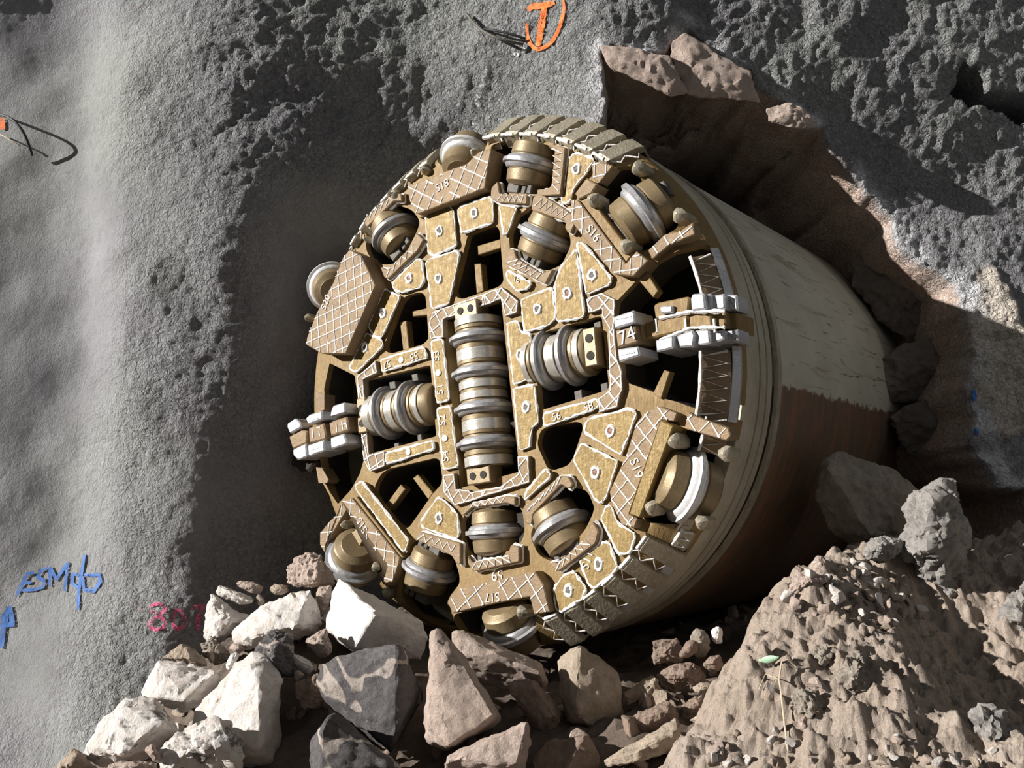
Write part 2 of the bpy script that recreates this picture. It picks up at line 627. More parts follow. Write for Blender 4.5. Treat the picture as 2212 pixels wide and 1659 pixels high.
pierced('faceplate', [(-.05, .0001), (0, .0001), (0, 1.645), (-.012, 1.675), (-.13, 1.79), (-.17, 1.81), (-.30, 1.81), (-.30, 1.76), (-.15, 1.74), (-.05, 1.62)], M['gold'])
pierced('backing_plate', [(-.30, .0001), (-.052, .0001), (-.052, 1.618), (-.15, 1.735), (-.30, 1.75)], M['inner'])  # rear of the faceplate, split off so hole walls take the shade colour

# drum, bulkhead, shield
ring_lathe([(-.28, 1.80), (-.34, 1.815), (-.47, 1.815), (-.475, 1.785), (-.495, 1.785), (-.50, 1.812), (-.60, 1.805), (-.605, 1.775),
            (-.63, 1.775), (-.635, 1.80), (-.715, 1.795), (-.73, 1.76), (-.73, 1.70), (-.28, 1.70)], 160).build('cutterhead_skirt', M['skirt'], tbm, 25)
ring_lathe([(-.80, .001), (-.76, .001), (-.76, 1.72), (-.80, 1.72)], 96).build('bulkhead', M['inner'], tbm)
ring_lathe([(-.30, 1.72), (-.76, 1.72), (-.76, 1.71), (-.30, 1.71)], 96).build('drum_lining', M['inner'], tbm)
sh = ring_lathe([(-.80, 1.70), (-.80, 1.785), (-.83, 1.80), (-4.2, 1.80), (-4.2, 1.70)], 200).build('shield', M['shield'], tbm, 30)
ring_lathe([(-.785, 1.78), (-.79, 1.805), (-.84, 1.81), (-.86, 1.80), (-.86, 1.78)], 160).build('seal_lip', M['gauge'], sh, 30)


# -------- weld bead helpers
def resample(pts, step, closed):
    out = []
    m = len(pts)
    for i in range(m if closed else m - 1):
        a, b = pts[i], pts[(i + 1) % m]
        n = max(1, int((b - a).length / step))
        for k in range(n):
            out.append(a.lerp(b, k / n))
    if not closed:
        out.append(pts[-1])
    return out


def bead_loop(mb, poly, w, r=.009, jit=.35):
    p = resample(poly, .03, True)
    mb.tube([(q.x + rnd.uniform(-.003, .003), q.y + rnd.uniform(-.003, .003), w) for q in p], r, True, 5, jit)


def clip_lines(poly, ang, sp, off=0.0):
    """segments of parallel lines inside a polygon"""
    d = Vector((math.cos(ang), math.sin(ang)))
    n = Vector((-d.y, d.x))
    ts = [q.dot(n) for q in poly]
    t = min(ts) + sp * (.45 + off)
    segs = []
    while t < max(ts):
        xs = []
        for i in range(len(poly)):
            a, b = poly[i], poly[(i + 1) % len(poly)]
            ta, tb = a.dot(n), b.dot(n)
            if (ta - t) * (tb - t) < 0:
                f = (t - ta) / (tb - ta)
                xs.append((a.lerp(b, f)).dot(d))
        xs.sort()
        for i in range(0, len(xs) - 1, 2):
            if xs[i + 1] - xs[i] > .03:
                segs.append((d * xs[i] + n * t, d * xs[i + 1] + n * t))
        t += sp * rnd.uniform(.92, 1.08)
    return segs


def hatch(parent, poly, w, a1, a2, sp, r=.0048, mat=None, name='weld_hatch', border=True, free=None):
    mb = MB()
    fr = uv(*zp(*free), w) if free else None
    pin = inset(ccw(poly), .006)
    for a in (a1, a2):
        if a is None:
            continue
        for s, e in clip_lines(pin, math.radians(a), sp):
            run = []
            for x in resample([s, e], .02 if fr else .05, False) + [None]:
                if x is not None and not (fr and (x - fr).length < .075):
                    run.append((x.x + rnd.uniform(-.002, .002), x.y + rnd.uniform(-.002, .002), w + .001))
                    continue
                if len(run) > 1:
                    mb.tube(run, r, False, 5, .3)
                run = []
    if border:
        bead_loop(mb, pin, w, r * .8)
    return mb.build(name, mat or M['weld'], parent)


def zigzag(parent, z, pairs, w, n, r=.005, mat=None):
    """pairs: start a/b, end a/b pixel points; zigzags between the two edges"""
    a0, b0, a1, b1 = [uv(*zp(z, *q), w) for q in pairs]
    pts = []
    for i in range(n + 1):
        f = i / n
        p = a0.lerp(a1, f) if i % 2 == 0 else b0.lerp(b1, f)
        pts.append((p.x, p.y, w + .001))
    MB().tube(pts, r, False, 5, .3).build('weld_zigzag', mat or M['weld'], parent)


# -------- wear plates
PLATES = [
    ('A', [(1165, 790), (1330, 735), (1365, 775), (1390, 1050), (1210, 1125), (1165, 1095), (1150, 830)], (1262, 930)),
    ('A', [(1410, 750), (1640, 665), (1675, 690), (1675, 870), (1430, 950), (1400, 790)], (1535, 795)),
    ('B', [(278, 725), (415, 755), (345, 950), (315, 965)], None),
    ('A', [(1165, 1160), (1390, 1085), (1415, 1120), (1330, 1500), (1200, 1540), (1150, 1190)], (1255, 1305)),
    ('A', [(890, 1340), (1080, 1150), (1120, 1160), (1140, 1320), (1110, 1370), (960, 1415), (900, 1390)], (1025, 1300)),
    ('C', [(830, 85), (950, 150), (805, 468), (755, 455), (703, 380)], (820, 275)),
    ('C', [(690, 430), (812, 490), (812, 540), (610, 738), (553, 705)], (680, 545)),
    ('B', [(820, 370), (870, 320), (1020, 370), (960, 480), (890, 560), (850, 620), (840, 700), (800, 722), (762, 700)], (885, 450)),
    ('B', [(888, 1030), (915, 1020), (980, 1080), (1158, 1310), (1140, 1350), (960, 1430)], (1010, 1280)),
    ('B', [(872, 1080), (885, 1090), (942, 1580), (920, 1612), (728, 1640), (712, 1340), (770, 1200)], (815, 1420)),
    ('D', [(252, 230), (470, 142), (492, 170), (514, 360), (440, 425), (280, 462)], (378, 300)),
    ('B', [(338, 1240), (535, 1340), (500, 1382), (420, 1402), (342, 1310)], None),
    ('D', [(150, 400), (230, 385), (250, 470), (322, 480), (332, 800), (200, 852)], (255, 635)),
    ('D', [(198, 880), (352, 858), (382, 1130), (332, 1170), (320, 1310), (243, 1342)], (295, 1020)),
    ('D', [(715, 1200), (740, 1110), (1060, 1028), (1105, 1060), (992, 1372)], (915, 1195)),
    ('F', [(408, 390), (460, 288), (692, 405), (612, 650), (580, 672), (548, 650)], (550, 475)),
    ('F', [(583, 770), (620, 690), (650, 690), (690, 800), (805, 870), (772, 990), (700, 1002)], None),
    ('F', [(448, 1040), (600, 918), (640, 930), (692, 1090), (640, 1140), (550, 1217), (510, 1200)], (573, 1062)),
    ('F', [(283, 1220), (340, 1140), (410, 1108), (492, 1220), (460, 1290), (330, 1372), (298, 1350)], (380, 1232)),
    ('E', [(1005, 560), (1150, 353), (1210, 390), (1312, 500), (1325, 660), (1300, 692), (1030, 602)], (1165, 525)),
    ('E', [(478, 260), (530, 222), (912, 710), (882, 792), (860, 790), (490, 300)], None),
    ('F', [(110, 590), (232, 450), (266, 500), (92, 660)], None),
    ('C', [(800, 640), (1130, 538), (1162, 622), (810, 732)], (965, 640)),
    ('C', [(1193, 490), (1282, 478), (1333, 952), (1238, 978)], (1255, 740)),
    ('C', [(1238, 1018), (1342, 1003), (1402, 1472), (1290, 1492)], (1305, 1250)),
    ('C', [(838, 1368), (1202, 1268), (1218, 1335), (843, 1452)], (1020, 1355)),
    ('D', [(418, 1068), (822, 958), (822, 1022), (423, 1162)], None),
]
for i, (z, pts, bolt) in enumerate(PLATES):
    h = .03 if i not in (20, 21) else .055
    p = fillet(zpoly(z, pts, h), .022, 3)
    pl = MB().prism(p, -.01, h, .006).build('wear_plate', M['plate'], tbm)
    mb = MB()
    bead_loop(mb, p, h - .006, .0085, .55)
    mb.build('weld_bead', M['weld'], pl)
    if bolt:
        c = uv(*zp(z, *bolt), h)
        solid = i in (22, 23, 24, 25)
        a = MB()
        if solid:
            a.lathe([(-.004, .024), (.008, .024), (.012, .018)], Matrix.Translation((c.x, c.y, h)) @ Matrix.Rotation(-PI / 2, 4, 'Y'), 12)
            a.build('plug_weld', M['weld'], pl)
        else:
            ring = [(c.x + .024 * math.cos(t * PI / 8) * rnd.uniform(.85, 1.25), c.y + .03 * math.sin(t * PI / 8) * rnd.uniform(.85, 1.25), h) for t in range(16)]
            a.tube(ring, .0125, True, 6, .3)
            a.build('plug_weld', M['weld'], pl)
            MB().lathe([(-.004, .017), (.004, .017), (.006, .012)], Matrix.Translation((c.x, c.y, h)) @ Matrix.Rotation(-PI / 2, 4, 'Y'), 12).build(
                'bolt', M['bolt'] if i in (4, 9, 14, 15) else M['clamp'], pl)

# -------- hatched frame strips (low)
STRIPS = [
    ('C', [(1210, 262), (1600, 128), (1612, 215), (1290, 322), (1292, 462), (1190, 480), (1178, 350)], 30, -60),
    ('C', [(1600, 125), (1742, 72), (1872, 180), (1862, 272), (1772, 302), (1740, 165), (1612, 215)], 50, -50),
    ('C', [(618, 770), (680, 718), (762, 645), (775, 740), (665, 792), (700, 1260), (712, 1375), (832, 1355), (832, 1470), (720, 1512), (668, 1420), (648, 1200)], 25, -70),
    ('D', [(738, 222), (850, 178), (950, 228), (942, 420), (962, 660), (1002, 760), (1002, 885), (962, 1020), (830, 1062), (822, 962), (908, 890), (902, 440), (850, 345), (850, 298), (748, 330)], 40, -50),
    ('E', [(1195, 175), (1285, 160), (1300, 288), (1400, 292), (1420, 315), (1660, 270), (1812, 160), (1800, 20), (1892, 18), (1902, 232), (1292, 424), (1198, 312)], 45, -60),
]
for z, pts, a1, a2 in STRIPS:
    h = .035
    p = fillet(zpoly(z, pts, h), .006, 2)
    s = MB().prism(p, -.01, h, .004).build('hatched_strip', M['block'], tbm)
    hatch(s, p, h, a1, a2, .085, .006)

# -------- cutter brackets
BR = [
    ('B', [(655, 275), (690, 255), (798, 280), (760, 652), (580, 662), (575, 610), (688, 600), (728, 300)], [((700, 290), (775, 300), (700, 600), (745, 620), 11)]),
    ('B', [(215, 600), (268, 545), (285, 640), (470, 660), (500, 650), (497, 725), (270, 712), (215, 680)], [((270, 700), (280, 650), (480, 715), (470, 665), 9)]),
    ('B', [(545, 665), (600, 640), (830, 785), (880, 850), (838, 955), (792, 915), (800, 858), (530, 770)], [((560, 740), (600, 670), (800, 840), (820, 790), 11)]),
    ('B', [(335, 1070), (400, 1075), (412, 1140), (612, 1265), (705, 1228), (640, 1350), (328, 1190)], [((350, 1180), (410, 1150), (600, 1320), (610, 1265), 11)]),
    ('A', [(660, 850), (890, 650), (960, 640), (965, 700), (905, 700), (692, 905)], [((670, 880), (680, 820), (890, 700), (890, 655), 10)]),
    ('A', [(795, 1210), (850, 1235), (1040, 1050), (1075, 945), (1135, 1000), (1090, 1085), (862, 1305), (830, 1300)], [((850, 1290), (855, 1240), (1080, 1080), (1050, 1050), 9)]),
    ('E', [(1340, 492), (1405, 412), (1700, 345), (1780, 350), (1782, 425), (1710, 402), (1430, 440), (1360, 505)], [((1420, 440), (1410, 415), (1700, 395), (1700, 350), 9)]),
    ('E', [(1395, 825), (1430, 885), (1720, 838), (1742, 745), (1812, 755), (1815, 880), (1445, 962), (1395, 900)], [((1430, 945), (1440, 890), (1780, 880), (1730, 840), 11)]),
    ('F', [(85, 700), (325, 495), (375, 500), (408, 555), (380, 582), (332, 552), (152, 742), (142, 812), (108, 800)], [((120, 720), (140, 690), (320, 550), (330, 500), 11)]),
    ('F', [(248, 1060), (290, 1045), (308, 1062), (480, 905), (530, 790), (572, 850), (552, 930), (312, 1112)], [((300, 1105), (310, 1065), (545, 920), (485, 905), 11)]),
    ('E', [(965, 680), (1000, 635), (1335, 730), (1335, 905), (1300, 892), (1262, 830), (985, 705)], [((990, 700), (1010, 650), (1300, 810), (1300, 740), 9)]),
]
for z, pts, zz in BR:
    h = .06
    p = fillet(zpoly(z, pts, h), .012, 2)
    s = MB().prism(p, -.02, h, .006).build('cutter_bracket', M['block'], tbm)
    for a0, b0, a1, b1, n in zz:
        zigzag(s, z, (a0, b0, a1, b1), h, n)
    mb = MB()
    bead_loop(mb, p, .02, .012, .5)
    mb.build('weld_bead', M['bead'], s)

# -------- guard blocks
def guard(z, pts, h, a1, a2, sp, w0=-.05, r=.005, name='guard_block', free=None):
    p = fillet(zpoly(z, pts, h), .006, 2)
    s = MB().prism(p, w0, h, .006).build(name, M['block'], tbm)
    hatch(s, p, h, a1, a2, sp, r, border=False, free=free)
    return s


g20 = guard('J', [(730, 120), (820, 165), (890, 200), (1090, 615), (1010, 800), (680, 1555), (340, 1555), (300, 1530), (130, 1430), (145, 1330), (230, 1120), (280, 990), (500, 590), (640, 230)], .13, 12, 97, .085, free=('J', 415, 850))
g18 = guard('A', [(1018, 560), (1050, 570), (1190, 520), (1300, 470), (1465, 415), (1560, 320), (1662, 290), (1612, 602), (1090, 802), (1070, 795), (1022, 690), (1008, 600)], .10, 62, -30, .095, free=('A', 1285, 582))
g16 = guard('B', [(840, 690), (895, 690), (1268, 1188), (1350, 1090), (1442, 1165), (1330, 1285), (1180, 1270), (1070, 1150), (960, 1010), (835, 850)], .09, 0, 85, .075, free=('B', 1015, 955))
g16b = guard('B', [(1440, 1085), (1570, 960), (1690, 935), (1790, 865), (1805, 960), (1600, 1050), (1475, 1155)], .05, 30, -60, .09)
g16c = guard('B', [(1000, 385), (1160, 420), (1160, 440), (1060, 560), (1010, 520)], .05, 0, 88, .08)
g19 = guard('F', [(955, 50), (1075, 95), (1055, 150), (975, 140), (768, 742), (822, 772), (800, 832), (720, 812), (660, 690), (640, 600), (742, 380), (812, 160), (870, 90)], .07, 45, -50, .085, free=('F', 815, 450))
g19b = guard('F', [(1145, 85), (1180, 110), (1400, 190), (1420, 240), (1390, 272), (1120, 195)], .04, 40, -60, .1)
g17 = guard('E', [(1318, 1100), (1940, 958), (2010, 1065), (2065, 1290), (1935, 1310), (1900, 1165), (1600, 1222), (1270, 1300), (1230, 1210)], .09, 40, -55, .1, free=('E', 1600, 1165))
g15 = guard('E', [(370, 385), (452, 360), (842, 850), (830, 910), (772, 1082), (700, 1065), (742, 905), (560, 690), (420, 480)], .07, -8, 85, .095, free=('E', 540, 580))
g15b = guard('E', [(345, 480), (372, 385), (410, 460), (240, 740), (232, 815), (190, 740), (190, 650), (260, 560)], .05, 5, 80, .1)
# thick flange walls beside the gauge cutters
MB().prism(zpoly('F', [(968, 140), (1050, 180), (835, 765), (768, 742)], .13), -.05, .13, .006).build('guard_flange', M['plate'], tbm)
MB().prism(zpoly('B', [(895, 690), (960, 640), (1320, 1110), (1268, 1188)], .07), -.05, .07, .006).build('guard_flange', M['gold'], tbm)
MB().prism(zpoly('A', [(1090, 802), (1612, 602), (1625, 640), (1105, 832)], .03), -.02, .03, .004).build('guard_flange', M['gold'], tbm)
MB().prism(zpoly('E', [(455, 360), (490, 350), (872, 845), (842, 850)], .05), -.05, .05, .004).build('guard_flange', M['gold'], tbm)
for q in ([(965, 700), (1045, 640), (1085, 700), (1010, 760)],):
    MB().prism(zpoly('B', [(870, 640), (960, 520), (1045, 570), (1000, 640), (900, 690)], .09), -.05, .09, .008).build('guard_block', M['block'], tbm)


# lettering
def text(body, z, x, y, size, rot, w, parent):
    c = bpy.data.curves.new('lettering', 'FONT')
    c.body = body
    c.size = size
    c.extrude = .004
    c.offset = -.001
    c.align_x = 'CENTER'
    c.align_y = 'CENTER'
    o = bpy.data.objects.new('tmp_text', c)
    COL.objects.link(o)
    me = bpy.data.meshes.new_from_object(o.evaluated_get(bpy.context.evaluated_depsgraph_get()))
    bpy.data.objects.remove(o)
    me.materials.clear()
    me.materials.append(M['weld'])
    p = uv(*zp(z, x, y), w)
    return link('lettering', me, parent, Matrix.Translation((p.x, p.y, w + .003)) @ Matrix.Rotation(math.radians(rot), 4, 'Z'))


bpy.context.view_layer.update()
text('S18', 'A', 1285, 582, .085, 14, .10, g18)
text('S20', 'J', 415, 850, .085, 62, .13, g20)
text('S16', 'B', 1015, 955, .085, -50, .09, g16)
text('S19', 'F', 815, 450, .085, -70, .07, g19)
text('S17', 'E', 1600, 1165, .085, 186, .09, g17)
text('S15', 'E', 540, 580, .085, 128, .07, g15)
WP = [o for o in tbm.children if o.name.startswith('wear_plate')]
text('57', 'C', 855, 675, .08, 195, .03, WP[22])
text('55', 'C', 1065, 612, .08, 195, .03, WP[22])
text('53', 'C', 1240, 610, .08, 95, .03, WP[23])
text('51', 'C', 1270, 868, .08, 95, .03, WP[23])
text('52', 'C', 1288, 1110, .08, 95, .03, WP[24])
text('54', 'C', 1312, 1390, .08, 95, .03, WP[24])
text('56', 'D', 520, 1090, .07, 14, .03, WP[26])
text('58', 'D', 755, 1018, .07, 14, .03, WP[26])
text('16', 'B', 420, 1312, .06, -15, .03, WP[11])
text('S11', 'F', 505, 1035, .08, 70, .03, WP[17])
text('59', 'E', 1640, 985, .10, 184, 0.0, tbm.children[0])

# -------- grill bars in the openings
BARS = [('A', [(1555, 1050), (1738, 995), (1738, 1065), (1560, 1122)], -.05), ('A', [(1530, 1190), (1582, 1188), (1602, 1400), (1548, 1425)], -.05),
        ('C', [(1048, 262), (1165, 235), (1165, 290), (1050, 302)], -.04), ('C', [(950, 345), (1000, 335), (1024, 555), (975, 565)], -.04),
        ('E', [(710, 440), (848, 250), (886, 290), (750, 475)], -.04), ('E', [(948, 200), (988, 170), (1112, 322), (1075, 375)], -.04),
        ('B', [(1362, 1310), (1432, 1258), (1522, 1400), (1482, 1452)], .02), ('D', [(1225, 920), (1308, 745), (1352, 760), (1285, 960)], .02),
        ('E', [(205, 225), (262, 232), (345, 410), (320, 440)], -.05)]
for z, pts, w in BARS:
    MB().prism(zpoly(z, pts, w), w - .06, w, .005).build('grill_bar', M['gold'], tbm)
# boxes' inner tabs
for z, pts in (('C', [(865, 815), (912, 805), (920, 860), (875, 870)]), ('C', [(1040, 755), (1085, 745), (1095, 800), (1050, 810)]),
               ('C', [(1085, 1225), (1115, 1215), (1125, 1270), (1090, 1275)]), ('C', [(905, 1290), (940, 1285), (945, 1320), (910, 1325)]),
               ('D', [(645, 905), (700, 890), (710, 975), (658, 990)]), ('D', [(840, 850), (890, 835), (900, 910), (850, 925)]), ('D', [(790, 400), (840, 385), (845, 430), (795, 445)])):
    MB().prism(zpoly(z, pts, -.03), -.2, -.03, .004).build('retainer_tab', M['clamp'], tbm)
MB().prism(zpoly('D', [(885, 440), (920, 435), (945, 700), (910, 720)], -.02), -.25, -.02, .004).build('box_liner', M['clamp'], tbm)
MB().prism(zpoly('C', [(1255, 340), (1296, 330), (1425, 1640), (1385, 1650)], .0), -.25, .0, .004).build('box_liner', M['gold'], tbm)

# -------- disc cutters
HUB = [(-.155, .03), (-.155, .10), (-.15, .105), (-.142, .135), (-.13, .148), (-.06, .156), (-.052, .148), (.052, .148), (.06, .156), (.13, .148), (.142, .135), (.15, .105), (.155, .10), (.155, .03)]
RING = [(-.046, .14), (-.046, .158), (-.036, .172), (-.018, .180), (-.013, .200), (.013, .200), (.018, .180), (.036, .172), (.046, .158), (.046, .14)]
hub_me = MB().lathe(HUB, n=56).mesh('disc_cutter', M['hub'], 40)
ring_me = MB().lathe(RING, n=64, closed=True).mesh('cutter_ring', M['steel'], 40)
M['sunlit_ring'] = metal('sunlit_ring_steel', (.52, .52, .52), (.62, .62, .61), (.75, .75, .74), .1, (.35, .5), .15)  # lighter copy of the ring steel, sunlight put into its colour
ring_me_sunlit = MB().lathe(RING, n=64, closed=True).mesh('cutter_ring', M['sunlit_ring'], 40)
cl = []
for s in (-1, 1):
    mb = MB()
    mb.box((s * .178, -.085, -.02), (.032, 0, 0), (0, .02, 0), (0, 0, .10), .006)
    mb.box((s * .178, -.035, -.03), (.032, 0, 0), (0, .02, 0), (0, 0, .105), .006)
    mb.box((s * .178, .055, -.02), (.034, 0, 0), (0, .05, 0), (0, 0, .10), .006)
    cl.append(mb.mesh('clamp_block', M['clamp'], 30))


def cutter(px, py, w, tilt=0.0, axis=None, scale=1.0, clamps=(0, 1), white=False):
    c = uv(px, py, w)
    rad = Vector((c.x, c.y, 0)).normalized() if axis is None else Vector((axis[0], axis[1], 0)).normalized()
    a = rad * math.cos(tilt) + Vector((0, 0, -math.sin(tilt)))
    zn = rad * math.sin(tilt) + Vector((0, 0, math.cos(tilt)))
    y = zn.cross(a)
    Mx = Matrix(((a.x, y.x, zn.x, c.x), (a.y, y.y, zn.y, c.y), (a.z, y.z, zn.z, w), (0, 0, 0, 1))) @ Matrix.Scale(scale, 4)
    h = link('disc_cutter', hub_me, tbm, Mx)
    link('cutter_ring', ring_me_sunlit if white else ring_me, h)
    for k in clamps:
        link('clamp_block', cl[k], h)
    return h


cutter(*zp('B', 535, 425), -.07)
cutter(*zp('B', 645, 985), -.07)
cutter(*zp('A', 925, 960), -.07)
cutter(*zp('E', 1620, 635), -.07)
cutter(*zp('F', 335, 830), -.07)
cutter(*zp('E', 1085, 945), -.07)
cutter(*zp('B', 1405, 800), -.06, math.radians(22), scale=1.1, clamps=())
cutter(*zp('F', 1130, 555), -.08, math.radians(48), scale=1.15, clamps=(), white=True)
cutter(*zp('E', 480, 850), -.06, math.radians(30), scale=1.12, clamps=())
cutter(1008, 342, -.10, math.radians(32), clamps=(), white=True)
cutter(*zp('J', 500, 640), .0, math.radians(35), clamps=(), white=True)
cutter(1110, 1350, -.10, math.radians(35), scale=1.1, clamps=())


for z, pts, w in (('B', [(1055, 760), (1105, 735), (1180, 840), (1130, 870)], .02), ('B', [(1135, 880), (1190, 850), (1310, 1000), (1265, 1020)], .02), ('B', [(1440, 600), (1560, 540), (1620, 640), (1520, 690)], -.06),
                  ('F', [(1000, 320), (1070, 340), (1020, 500), (960, 480)], .02), ('F', [(955, 510), (1010, 530), (975, 640), (915, 620)], .02),
                  ('E', [(445, 640), (495, 600), (552, 690), (515, 755)], .04), ('E', [(560, 730), (620, 750), (650, 840), (600, 830)], .03)):
    MB().prism(zpoly(z, pts, w), -.2, w, .006).build('clamp_block', M['hub'] if z == 'E' else M['clamp'], tbm)


def stack(p0, p1, rings, w, R, Rr, bands, name='disc_cutter'):
    a0, a1 = uv(*p0, w), uv(*p1, w)
    L = (a1 - a0).length
    ax = ((a1 - a0) / L).to_3d()
    zn = Vector((0, 0, 1))
    y = zn.cross(ax)
    Mx = Matrix(((ax.x, y.x, 0, a0.x), (ax.y, y.y, 0, a0.y), (0, 0, 1, w), (0, 0, 0, 1)))
    prof = [(0, R * .5), (0, R * .86), (.02, R * .95)]
    for t in rings:
        x = t * L
        prof += [(x - .085, R * .95), (x - .08, R), (x - .06, R), (x - .057, R * .94), (x + .057, R * .94), (x + .06, R), (x + .08, R), (x + .085, R * .95)]
    prof += [(L - .02, R * .95), (L, R * .86), (L, R * .5)]
    prof2 = []
    for x, r in prof:
        if not prof2 or x > prof2[-1][0] - 1e-6:
            prof2.append((x, r))
    h = MB().lathe(prof2, n=56).build(name, M['hub'], tbm, 40, Mx)
    for t in rings:
        x = t * L
        MB().lathe([(x + q * .9, r * Rr / .2) for q, r in RING], n=64, closed=True).build('cutter_ring', M['steel'], h, 40)
    for t0, t1 in bands:
        MB().lathe([(t0 * L, R * .9), (t0 * L, R * 1.005), (t1 * L, R * 1.005), (t1 * L, R * .9)], n=56, closed=True).build('hub_band', M['bright'], h, 40)
    return h, Mx, L


q4, Mq, L = stack(zp('C', 1560, 330), zp('C', 1650, 1480), (.135, .37, .61, .84), -.06, .165, .212,
                  ((.0, .05), (.215, .29), (.43, .48), (.505, .55), (.69, .76), (.93, .99)))
for x0, x1 in ((-.11, 0), (L, L + .11)):
    mb = MB()
    mb.box(((x0 + x1) / 2, 0, .06), (abs(x1 - x0) / 2, 0, 0), (0, .10, 0), (0, 0, .07), .006)
    k = mb.build('clamp_block', M['hub'], q4)
    for s in (-.045, .045):
        MB().lathe([(0, .026), (.004, .026)], Matrix.Translation(((x0 + x1) / 2, s, .13)) @ Matrix.Rotation(-PI / 2, 4, 'Y'), 16).build('bolt_hole', M['inner'], q4)
tl, Mt, L2 = stack(zp('C', 765, 1075), zp('C', 1260, 968), (.22, .62), -.06, .155, .20, ((.0, .10), (.36, .47), (.80, .86)))
mb = MB()
mb.box((-.03, 0, .05), (.045, 0, 0), (0, .13, 0), (0, 0, .07), .006)
mb.build('clamp_block', M['hub'], tl)
for s in (-.06, .05):
    MB().lathe([(0, .028), (.004, .028)], Matrix.Translation((-.03, s, .12)) @ Matrix.Rotation(-PI / 2, 4, 'Y'), 16).build('bolt_hole', M['inner'], tl)
tr, Mt2, L3 = stack(zp('D', 350, 700), zp('D', 800, 605), (.27, .66), -.06, .155, .20, ((.0, .08), (.40, .54), (.84, .92)))
mb = MB()
mb.box((L3 + .045, 0, .06), (.045, 0, 0), (0, .12, 0), (0, 0, .07), .006)
mb.build('clamp_block', M['hub'], tr)
for s in (-.055, .055):
    MB().lathe([(0, .028), (.004, .028)], Matrix.Translation((L3 + .045, s, .13)) @ Matrix.Rotation(-PI / 2, 4, 'Y'), 16).build('bolt_hole', M['inner'], tr)

# -------- studs
STUDS = [('B', 1015, 690, .10, .10), ('B', 1270, 1050, .10, .10), ('B', 1685, 810, .06, .10), ('B', 1365, 440, .02, .10), ('F', 1055, 275, .10, .10), ('F', 1385, 355, .05, .10),
         ('F', 910, 700, .10, .10), ('F', 1230, 795, .03, .09), ('E', 1838, 1290, .10, .09), ('E', 650, 925, .08, .08), ('E', 395, 580, .08, .07), ('E', 258, 895, .02, .08), ('E', 738, 1130, .03, .09),
         ('A', 1535, 320, .05, .08), ('A', 1150, 460, .03, .07), ('A', 240, 1610, .08, .07), ('A', 920, 660, .05, .07), ('A', 700, 1000, .03, .06)]
for i, (z, x, y, w, sz) in enumerate(STUDS):
    c = uv(*zp(z, x, y), w)
    mb = MB()
    r = sz * .46
    prof = [(-.16, r * .9), (-.02, r), (.0, r), (.02, r * .8), (.04, r * .42), (.052, r * .08)]
    vs, fs = [], []
    n = 10
    for (a, rr) in prof:
        for k in range(n):
            t = 2 * PI * k / n + .3 * i
            q = rr * (1 + .12 * math.sin(3 * t + i))
            vs.append((c.x + q * math.cos(t), c.y + q * math.sin(t), w + a * .8))
    for a in range(len(prof) - 1):
        for k in range(n):
            fs.append((a * n + k, a * n + (k + 1) % n, (a + 1) * n + (k + 1) % n, (a + 1) * n + k))
    fs.append(tuple(range((len(prof) - 1) * n, len(prof) * n)))
    mb.add(vs, fs)
    mb.build('guard_stud', M['gauge'], tbm, 22)


# -------- gauge blocks on the rim
def polar(a, r, w):
    return Vector((r * math.cos(a), r * math.sin(a), w))


def ang(px, py, w):
    p = uv(px, py, w)
    return math.atan2(p.y, p.x)


def gauge(a0, a1, n, skew=0.0, fill=.62):
    for i in range(n):
        s = (a1 - a0) / n
        b0 = a0 + s * i
        b1 = b0 + s * fill
        mb = MB()

        def slab(b0, b1, sk, d0):
            secs = []
            prof = [(1.635, -.01), (1.655, d0), (1.665, .012 + d0), (1.69, .006 + d0), (1.80 + d0, -.115), (1.825 + d0, -.15), (1.82, -.26)]
            k = 3
            top = []
            for j in range(k + 1):
                f = j / k
                top.append([polar(b0 + (b1 - b0) * f + sk * q / (len(prof) - 1), r, w) for q, (r, w) in enumerate(prof)])
            bot = []
            for j in range(k + 1):
                f = j / k
                bot.append([polar(b0 + (b1 - b0) * f + sk * q / (len(prof) - 1), r - .03, w - .04) for q, (r, w) in enumerate(prof)])
            m = len(prof)
            vs = sum(top, []) + sum(bot, [])
            nb = (k + 1) * m
            fs = []
            for j in range(k):
                for q in range(m - 1):
                    fs.append((j * m + q, j * m + q + 1, (j + 1) * m + q + 1, (j + 1) * m + q))
                fs.append((j * m, (j + 1) * m, nb + (j + 1) * m, nb + j * m))
                fs.append((j * m + m - 1, nb + j * m + m - 1, nb + (j + 1) * m + m - 1, (j + 1) * m + m - 1))
            for q in range(m - 1):
                fs.append((q, nb + q, nb + q + 1, q + 1))
                e = k * m
                fs.append((e + q, e + q + 1, nb + e + q + 1, nb + e + q))
            return vs, fs
        mb.add(*slab(b0, b1, skew, .036))
        g = mb.build('gauge_block', M['gauge'], tbm, 30)
        # zigzag weld in the gap
        g0, g1 = b1, b0 + s
        pts = []
        prof = [(1.62, .012), (1.66, .012), (1.70, -.015), (1.74, -.055), (1.78, -.095), (1.80, -.12)]
        for q, (r, w) in enumerate(prof):
            gg = (g0 * .85 + g1 * .15) if q % 2 else (g0 * .1 + g1 * .9)
            pts.append(polar(gg + skew * q / 5, r + .012, w + .01))
        MB().tube(pts, .005, False, 5, .3).build('weld_zigzag', M['weld'], g)
        MB().tube([polar(b0 + (b1 - b0) * f, 1.668, .046) for f in (0, .25, .5, .75, 1)], .012, False, 6, .3).build('weld_bead', M['weld'], g)


